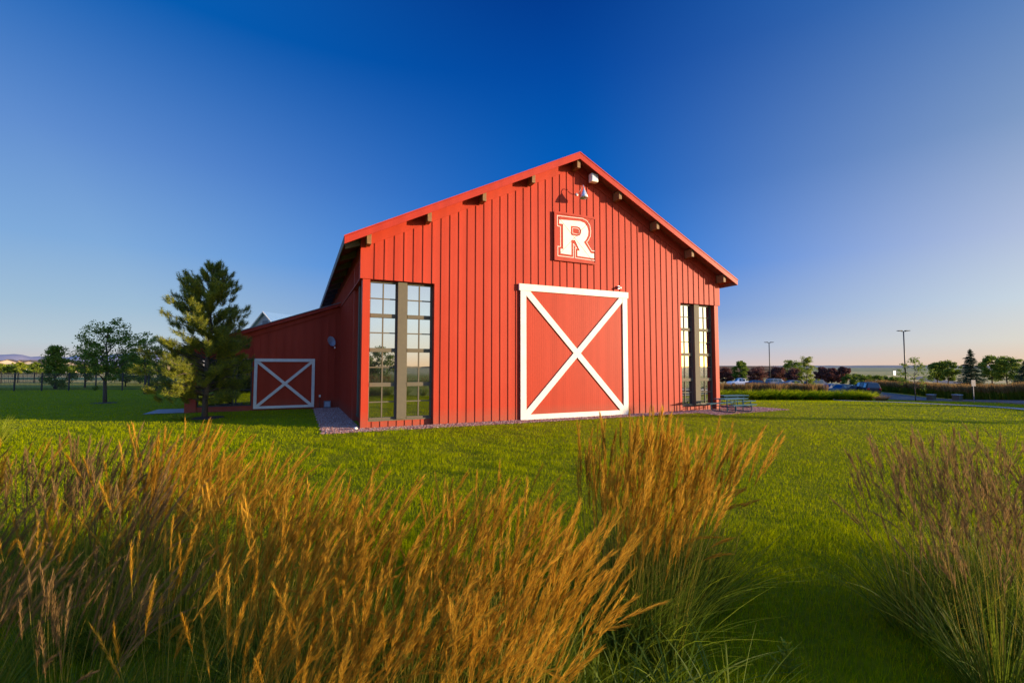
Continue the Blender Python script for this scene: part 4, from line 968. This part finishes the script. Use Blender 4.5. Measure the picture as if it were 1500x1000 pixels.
KIND = {  # x from rear(-) to front(+): stations (x, hood or belt z, roof z or None, half width)
 'sedan': dict(st=[(-2.3, .85, None, .72), (-2.1, 1.0, None, .84), (-1.75, 1.03, None, .87), (-1.0, .98, 1.38, .88), (-.4, .96, 1.46, .89), (.3, .95, 1.45, .89), (.75, .94, 1.36, .89), (1.25, .93, None, .88), (1.9, .82, None, .85), (2.2, .70, None, .74), (2.32, .55, None, .62)], ws=(1.25, -1.75), wb=(-1.35, 1.4), r=.33),
 'suv': dict(st=[(-2.35, 1.05, None, .80), (-2.28, 1.1, None, .86), (-2.1, 1.1, 1.72, .92), (-1.4, 1.08, 1.80, .94), (-.4, 1.06, 1.82, .94), (.4, 1.05, 1.76, .94), (1.1, 1.06, None, .93), (1.9, 1.0, None, .90), (2.2, .85, None, .82), (2.32, .6, None, .70)], ws=(1.1, -2.28), wb=(-1.4, 1.45), r=.38),
 'pickup': dict(st=[(-2.8, 1.08, None, .9), (-2.7, 1.12, None, .95), (-.95, 1.12, None, .95), (-.9, 1.12, 1.72, .95), (-.1, 1.1, 1.82, .95), (.5, 1.1, 1.76, .95), (1.15, 1.12, None, .95), (2.2, 1.06, None, .93), (2.65, .95, None, .88), (2.75, .7, None, .78)], ws=(1.15, -.95), wb=(-1.75, 1.75), r=.40),
}
def car(label, kind, paint, x, y, rz, cat='car', name='parked_car', group='cars in the parking lot'):
    K = KIND[kind]; t = thing(name, label, cat, (x, y, float(gz(x, y)) + .03), rz, group); st = K['st']; n_ = len(st); mb = MB(); ring = []
    for (X_, b, r_, w) in st:
        zl = .28; rf = r_ if r_ else b + .012; wr_ = w * .74 if r_ else w * .9; pts = [(-w * .92, zl), (-w, .5), (-w * .99, b - .06), (-w * .955 if r_ else -w * .96, b), (-wr_, rf), (wr_, rf), (w * .955 if r_ else w * .96, b), (w * .99, b - .06), (w, .5), (w * .92, zl)]
        ring.append([(X_, p, z) for p, z in pts])
    k = 10
    vs = [p for r_ in ring for p in r_]; fs = [(i * k + j, i * k + (j + 1) % k, (i + 1) * k + (j + 1) % k, (i + 1) * k + j) for i in range(n_ - 1) for j in range(k)]
    fs += [tuple(range(k)), tuple((n_ - 1) * k + j for j in range(k - 1, -1, -1))]
    o = mb.add(vs, fs).build('body', PAINT[paint], t, True, bevel=.025)
    cab = [i for i in range(n_) if st[i][2]]; gl = MB(); off = .012
    for s_, (a_, b_) in ((-1, (3, 4)), (1, (6, 5))):
        for i in cab[:-1]:
            p = [Vector(ring[i][a_]), Vector(ring[i + 1][a_]), Vector(ring[i + 1][b_]), Vector(ring[i][b_])]; c = sum(p, Vector()) / 4; q = [c + (v - c) * .86 + Vector((0, s_ * off, .004)) for v in p]; gl.add(q, [(0, 1, 2, 3)])
        gl.build('side_window', M['carglass'], t); gl = MB()
    for i, j, nm in ((cab[-1], cab[-1] + 1, 'windscreen'), (cab[0], cab[0] - 1, 'rear_window')):
        s_ = 1 if j > i else -1; p = [Vector(ring[i][4]), Vector(ring[i][5]), Vector(ring[j][6]), Vector(ring[j][3])]; c = sum(p, Vector()) / 4; nrm = (p[1] - p[0]).cross(p[3] - p[0]).normalized()
        if nrm.x * s_ < 0: nrm = -nrm
        MB().add([c + (v - c) * .88 + nrm * .015 for v in p], [(0, 1, 2, 3)]).build(nm, M['carglass'], t)
    for wx in K['wb']:
        for s_ in (-1, 1):
            w = MB().lathe([(.12, -.1), (K['r'] * .62, -.11), (K['r'] * .93, -.1), (K['r'], -.06), (K['r'], .06), (K['r'] * .93, .1), (K['r'] * .62, .11), (.12, .1)], n=20).build('wheel', M['tyre'], t, True)
            w.rotation_euler = (math.pi / 2, 0, 0); w.location = (wx, s_ * (.80 if kind == 'sedan' else .86), K['r']); rm = MB().lathe([(.001, .03), (K['r'] * .2, .04), (K['r'] * .6, .115), (K['r'] * .61, -.115), (K['r'] * .2, -.04), (.001, -.03)], n=16).build('rim', M['rim'], w)
    e = st[-2]; f = st[1]
    for s_ in (-1, 1):
        MB().box(e[0] - .02, e[0] + .06, s_ * e[3] * .66 - .14, s_ * e[3] * .66 + .14, e[1] - .2, e[1] - .06).build('headlight', M['head'], t, bevel=.02)
        MB().box(f[0] - .16, f[0] - .03, s_ * f[3] * .82 - .12, s_ * f[3] * .82 + .12, f[1] - .28, f[1] - .06).build('tail_light', M['tail'], t, bevel=.02)
    MB().box(st[-1][0] - .1, st[-1][0] + .08, -.6, .6, .3, .45).build('front_bumper', M['dark'], t, bevel=.03); MB().box(st[0][0] - .08, st[0][0] + .1, -.66, .66, .32, .5).build('rear_bumper', M['dark'], t, bevel=.03)
    return t
car('blue grey sedan parked nearest, in front of a silver sedan', 'sedan', 'blue', px2x(1235, 66), 66, math.pi + .12)
car('silver sedan half hidden behind the blue grey sedan', 'sedan', 'silver', px2x(1218, 69.5), 69.5, math.pi + .12)
car('black sport utility vehicle with red tail lamp at the drive end of the row', 'suv', 'black', px2x(1265, 65), 65, 1.35)
car('white pickup truck far across the parking lot near the barn corner', 'pickup', 'white', px2x(1083, 106), 106, math.pi - .1, 'pickup truck', 'pickup_truck')
car('long grey vehicle roof behind the reed grass right of the farther lamp post', 'suv', 'grey', px2x(1138, 98), 98, .05)
car('dark blue car behind the reed grass left of the grey vehicle', 'sedan', 'navy', px2x(1108, 99), 99, .05)
car('silver car at the right end of the far parked row', 'sedan', 'silver', px2x(1162, 97), 97, .0)
car('dark navy car behind the silver sedan under the purple trees', 'suv', 'navy', px2x(1197, 86), 86, .1)
# low far building behind the purple trees
x, y = px2x(1092, 210), 210.; t = thing('low_building', 'long low dark roofed building behind the purple trees right of the barn', 'building', (x, y, float(gz(x, y))), 0)
MB().box(-13, 13, 0, 9, 0, 3.6).build('wall', simple('brown wall', (.12, .08, .06), .8), t); MB().prism([(-13.6, 3.601), (13.6, 3.601), (12, 5.2), (-12, 5.2)], -.5, 9.5).build('roof', M['roof_shingle'], t)
for k in range(6): MB().box(-11.5 + k * 4, -9.8 + k * 4, -.04, -.001, 1.1, 2.5).build('window', M['carglass'], t)

# ------------------------------------------------------------------ metal roofed building behind the wing
x, y = px2x(387, 92), 92.; z0 = float(gz(x, y)); t = thing('gabled_building', 'grey gabled building with pale blue metal roof showing above the wing', 'building', (x, y, z0), -R(22))
gt = 2.6 + (537 - 456.5) / F_PX * 92 - z0; hw = 4.2; ez = gt - hw * .95
MB().prism([(-hw, 0), (hw, 0), (hw, ez), (0, gt - .25), (-hw, ez)], 0, 22).build('wall', simple('grey siding', (.36, .37, .37), .7), t)
m = MB()
for s_ in (-1, 1): m.prism([(s_ * (hw + .5), ez - .35), (0, gt - .10), (0, gt), (s_ * (hw + .5), ez - .2)], -.6, 22.6)
M['blue_roof'] = simple('pale blue metal roof', (.17, .30, .46), .5, .2, var=.06)
rf = m.build('roof', M['blue_roof'], t)
m = MB()
for s_ in (-1, 1): m.prism([(s_ * (hw + .52), ez - .5), (0, gt - .24), (0, gt + .02), (s_ * (hw + .52), ez - .2)], -.68, -.601)
m.build('rake_board', M['white'], rf); m = MB()
for k in range(40): m.bar((0, -.55 + k * .59, gt), (hw + .5, -.55 + k * .59, ez - .2), .04, .06, (0, 0, 1))
m.build('roof_seams', M['blue_roof'], rf)
MB().box(-.7, .7, -.05, -.001, gt - 3.2, gt - 1.8).build('vent', M['greybeam'], t)

# ------------------------------------------------------------------ iron fence
def fence(label, p, q, n_, h=1.85):
    p, q = np.array(p, float), np.array(q, float); d = (q - p) / n_; L = np.linalg.norm(d); rz = math.atan2(d[1], d[0]); t = thing('iron_fence', label, 'fence', (p[0], p[1], 0), 0, None)
    for i in range(n_ + 1):
        c = d * i; z = float(gz(*(p + c))); MB().box(c[0] - .045, c[0] + .045, c[1] - .045, c[1] + .045, z - .1, z + h + .12).build('post', M['black'], t)
    for i in range(n_):
        a, b = d * i, d * (i + 1); za, zb = float(gz(*(p + a))), float(gz(*(p + b))); m = MB(); nrm = (-d[1] / L, d[0] / L, 0)
        for hh in (.18, h - .22, h - .02): m.bar((a[0], a[1], za + hh), (b[0], b[1], zb + hh), .04, .03, nrm)
        for k in range(1, 22):
            f = k / 22; c = a + (b - a) * f; z = za + (zb - za) * f; m.box(c[0] - .009, c[0] + .009, c[1] - .009, c[1] + .009, z + .1, z + h)
        m.build('picket_panel', M['black'], t)
fence('black iron picket fence crossing the shaded lawn on the left', (px2x(20, 49) - 2.66 * 4, 48.2), (px2x(20, 49) + 2.66 * 9, 51.6), 13)
fence('farther black iron fence section at the left edge', (px2x(-60, 78), 74), (px2x(75, 84), 84), 7)

# ------------------------------------------------------------------ houses and hills on the left
HW = [simple('house siding ' + a, c, .75, var=.05, scale=1) for a, c in (('tan', (.52, .40, .26)), ('cream', (.62, .52, .36)), ('beige', (.46, .37, .27)))]
def house(label, px, Y_, w, h, rz, wm, seed):
    rs = random.Random(seed); x = px2x(px, Y_); t = thing('suburban_house', label, 'house', (x, Y_, float(gz(x, Y_))), rz, 'houses on the left horizon'); d = 10
    MB().prism([(-w / 2, 0), (w / 2, 0), (w / 2, h * .68), (0, h * .95), (-w / 2, h * .68)], 0, d).build('wall', wm, t)
    m = MB()
    for s_ in (-1, 1): m.prism([(s_ * (w / 2 + .6), h * .64), (0, h * .96), (0, h), (s_ * (w / 2 + .6), h * .68)], -.6, d + .6)
    m.build('roof', M['roof_shingle'], t)
    g_ = w * .28; ox = rs.choice([-1, 1]) * w * .2
    MB().prism([(ox - g_, 0), (ox + g_, 0), (ox + g_, h * .5), (ox, h * .68), (ox - g_, h * .5)], -2.5, -.001).build('front_bay', wm, t)
    m = MB()
    for s_ in (-1, 1): m.prism([(ox + s_ * (g_ + .4), h * .47), (ox, h * .69), (ox, h * .72), (ox + s_ * (g_ + .4), h * .5)], -3.0, -.55)
    m.build('roof', M['roof_shingle'], t)
    for u in (-.34, -.12, .12, .34): MB().box(w * u - .6, w * u + .6, -.06, -.001, h * .48, h * .62).build('window', M['carglass'], t)
    MB().box(ox - g_ * .7, ox + g_ * .7, -2.56, -2.501, .1, 2.4).build('garage_door', M['cream'], t)
hs_ = [(-30, 300, 14, 8.2), (-8, 310, 13, 8.4), (12, 305, 13, 9.0), (30, 312, 12, 8.6), (46, 300, 13, 8.4), (62, 308, 13, 8.8), (76, 318, 12, 8.0), (97, 306, 13, 8.2), (110, 300, 12, 7.0), (124, 312, 13, 7.6), (204, 310, 13, 7.4), (222, 305, 13, 7.6), (240, 315, 12, 7.0)]
hl = ['beyond the left edge', 'at the left edge of the picture', 'first whole one from the left', 'second whole one from the left', 'with the tree tallest beside it', 'in the middle of the run', 'shortly left of the bushy dark tree', 'just right of the bushy dark tree', 'low one between the two dark trees', 'partly behind the lone lawn tree', 'seen left of the pine between trees', 'seen low beside the left pine boughs', 'hidden mostly behind the pine']
for i, (px, Y_, w, h) in enumerate(hs_): house('sunlit tan house with brown gabled roof, ' + hl[i], px, Y_, w, h, R([28, 10, 35, 18, 5, 30, 12, 22, 8, 26, 15, 5, 20][i]), HW[i % 3], i)
for i, px in enumerate((3, 16, 22, 29, 41, 55, 52, 88, 105, 121, 132, 146, 166, 198, 214, 232)):
    Y_ = (262, 240, 270, 255, 262, 236, 268, 258, 262, 250, 266, 240, 258, 262, 250, 258)[i]
    T(px, Y_, 'small round sunlit tree in the meadow before the houses', 'tree', (5, 4, 5.5, 6, 5, 5.6, 4, 5, 4.5, 5, 4, 4.2, 4.5, 5, 5, 4)[i] * 1.0, 5.0, .6, leaf='leaf_bright' if i % 3 == 0 else 'leaf_green', seed=500 + i, per=45, size=.7, n_limbs=10, name='meadow_tree', group='trees in front of the houses')
def hills(name, Rr, a0, a1, prof, mat, seed, depth=4000):
    rs = np.random.default_rng(seed); n_ = 140; a = np.linspace(a0, a1, n_); ph = rs.uniform(0, 6, 6)
    h = sum(np.sin(a * f + p) * A for f, p, A in zip((9, 21, 43, 90, 170, 300), ph, (.15, .10, .07, .05, .04, .03))); H_ = prof(a) * (1 + h); H_ = np.maximum(H_, 1)
    rows = []
    for k, s_ in enumerate((0, .18, .42, .7, 1.0)):
        r = Rr + depth * s_; hh = H_ * (0, .35, .72, 1, 0)[k] * (1 + .1 * np.sin(a * 130 + k * 2) * (0 < k < 3)); rows.append(np.stack([np.sin(a) * r, np.cos(a) * r, hh - 3 * (k in (0, 4))], -1))
    V = np.concatenate(rows); idx = np.arange(5 * n_).reshape(5, n_); F = np.stack([idx[:-1, :-1], idx[:-1, 1:], idx[1:, 1:], idx[1:, :-1]], -1).reshape(-1, 4)
    return tag(link(name, np_mesh(name, V, F, smooth=True), mat), kind='structure')
M['hill'] = simple('haze tinted mountain rock', (.34, .31, .35), .95, var=.15, scale=.002)  # pale lavender: distance haze mixed into the rock colour
hills('mountains', 3300, R(-80), R(-14), lambda a: 84 * sst(R(-14), R(-36), a), M['hill'], 4, 1000)
M['ridge'] = simple('haze tinted tree line', (.11, .14, .15), .95, var=.3, scale=.02)  # bluish tone is distance haze put into the tree colour
hills('far_ridge', 2300, R(8), R(85), lambda a: 7 + 0 * a, M['ridge'], 8, 900)
hills('far_ridge', 2300, R(-80), R(-5), lambda a: 6 + 0 * a, M['ridge'], 9, 900)
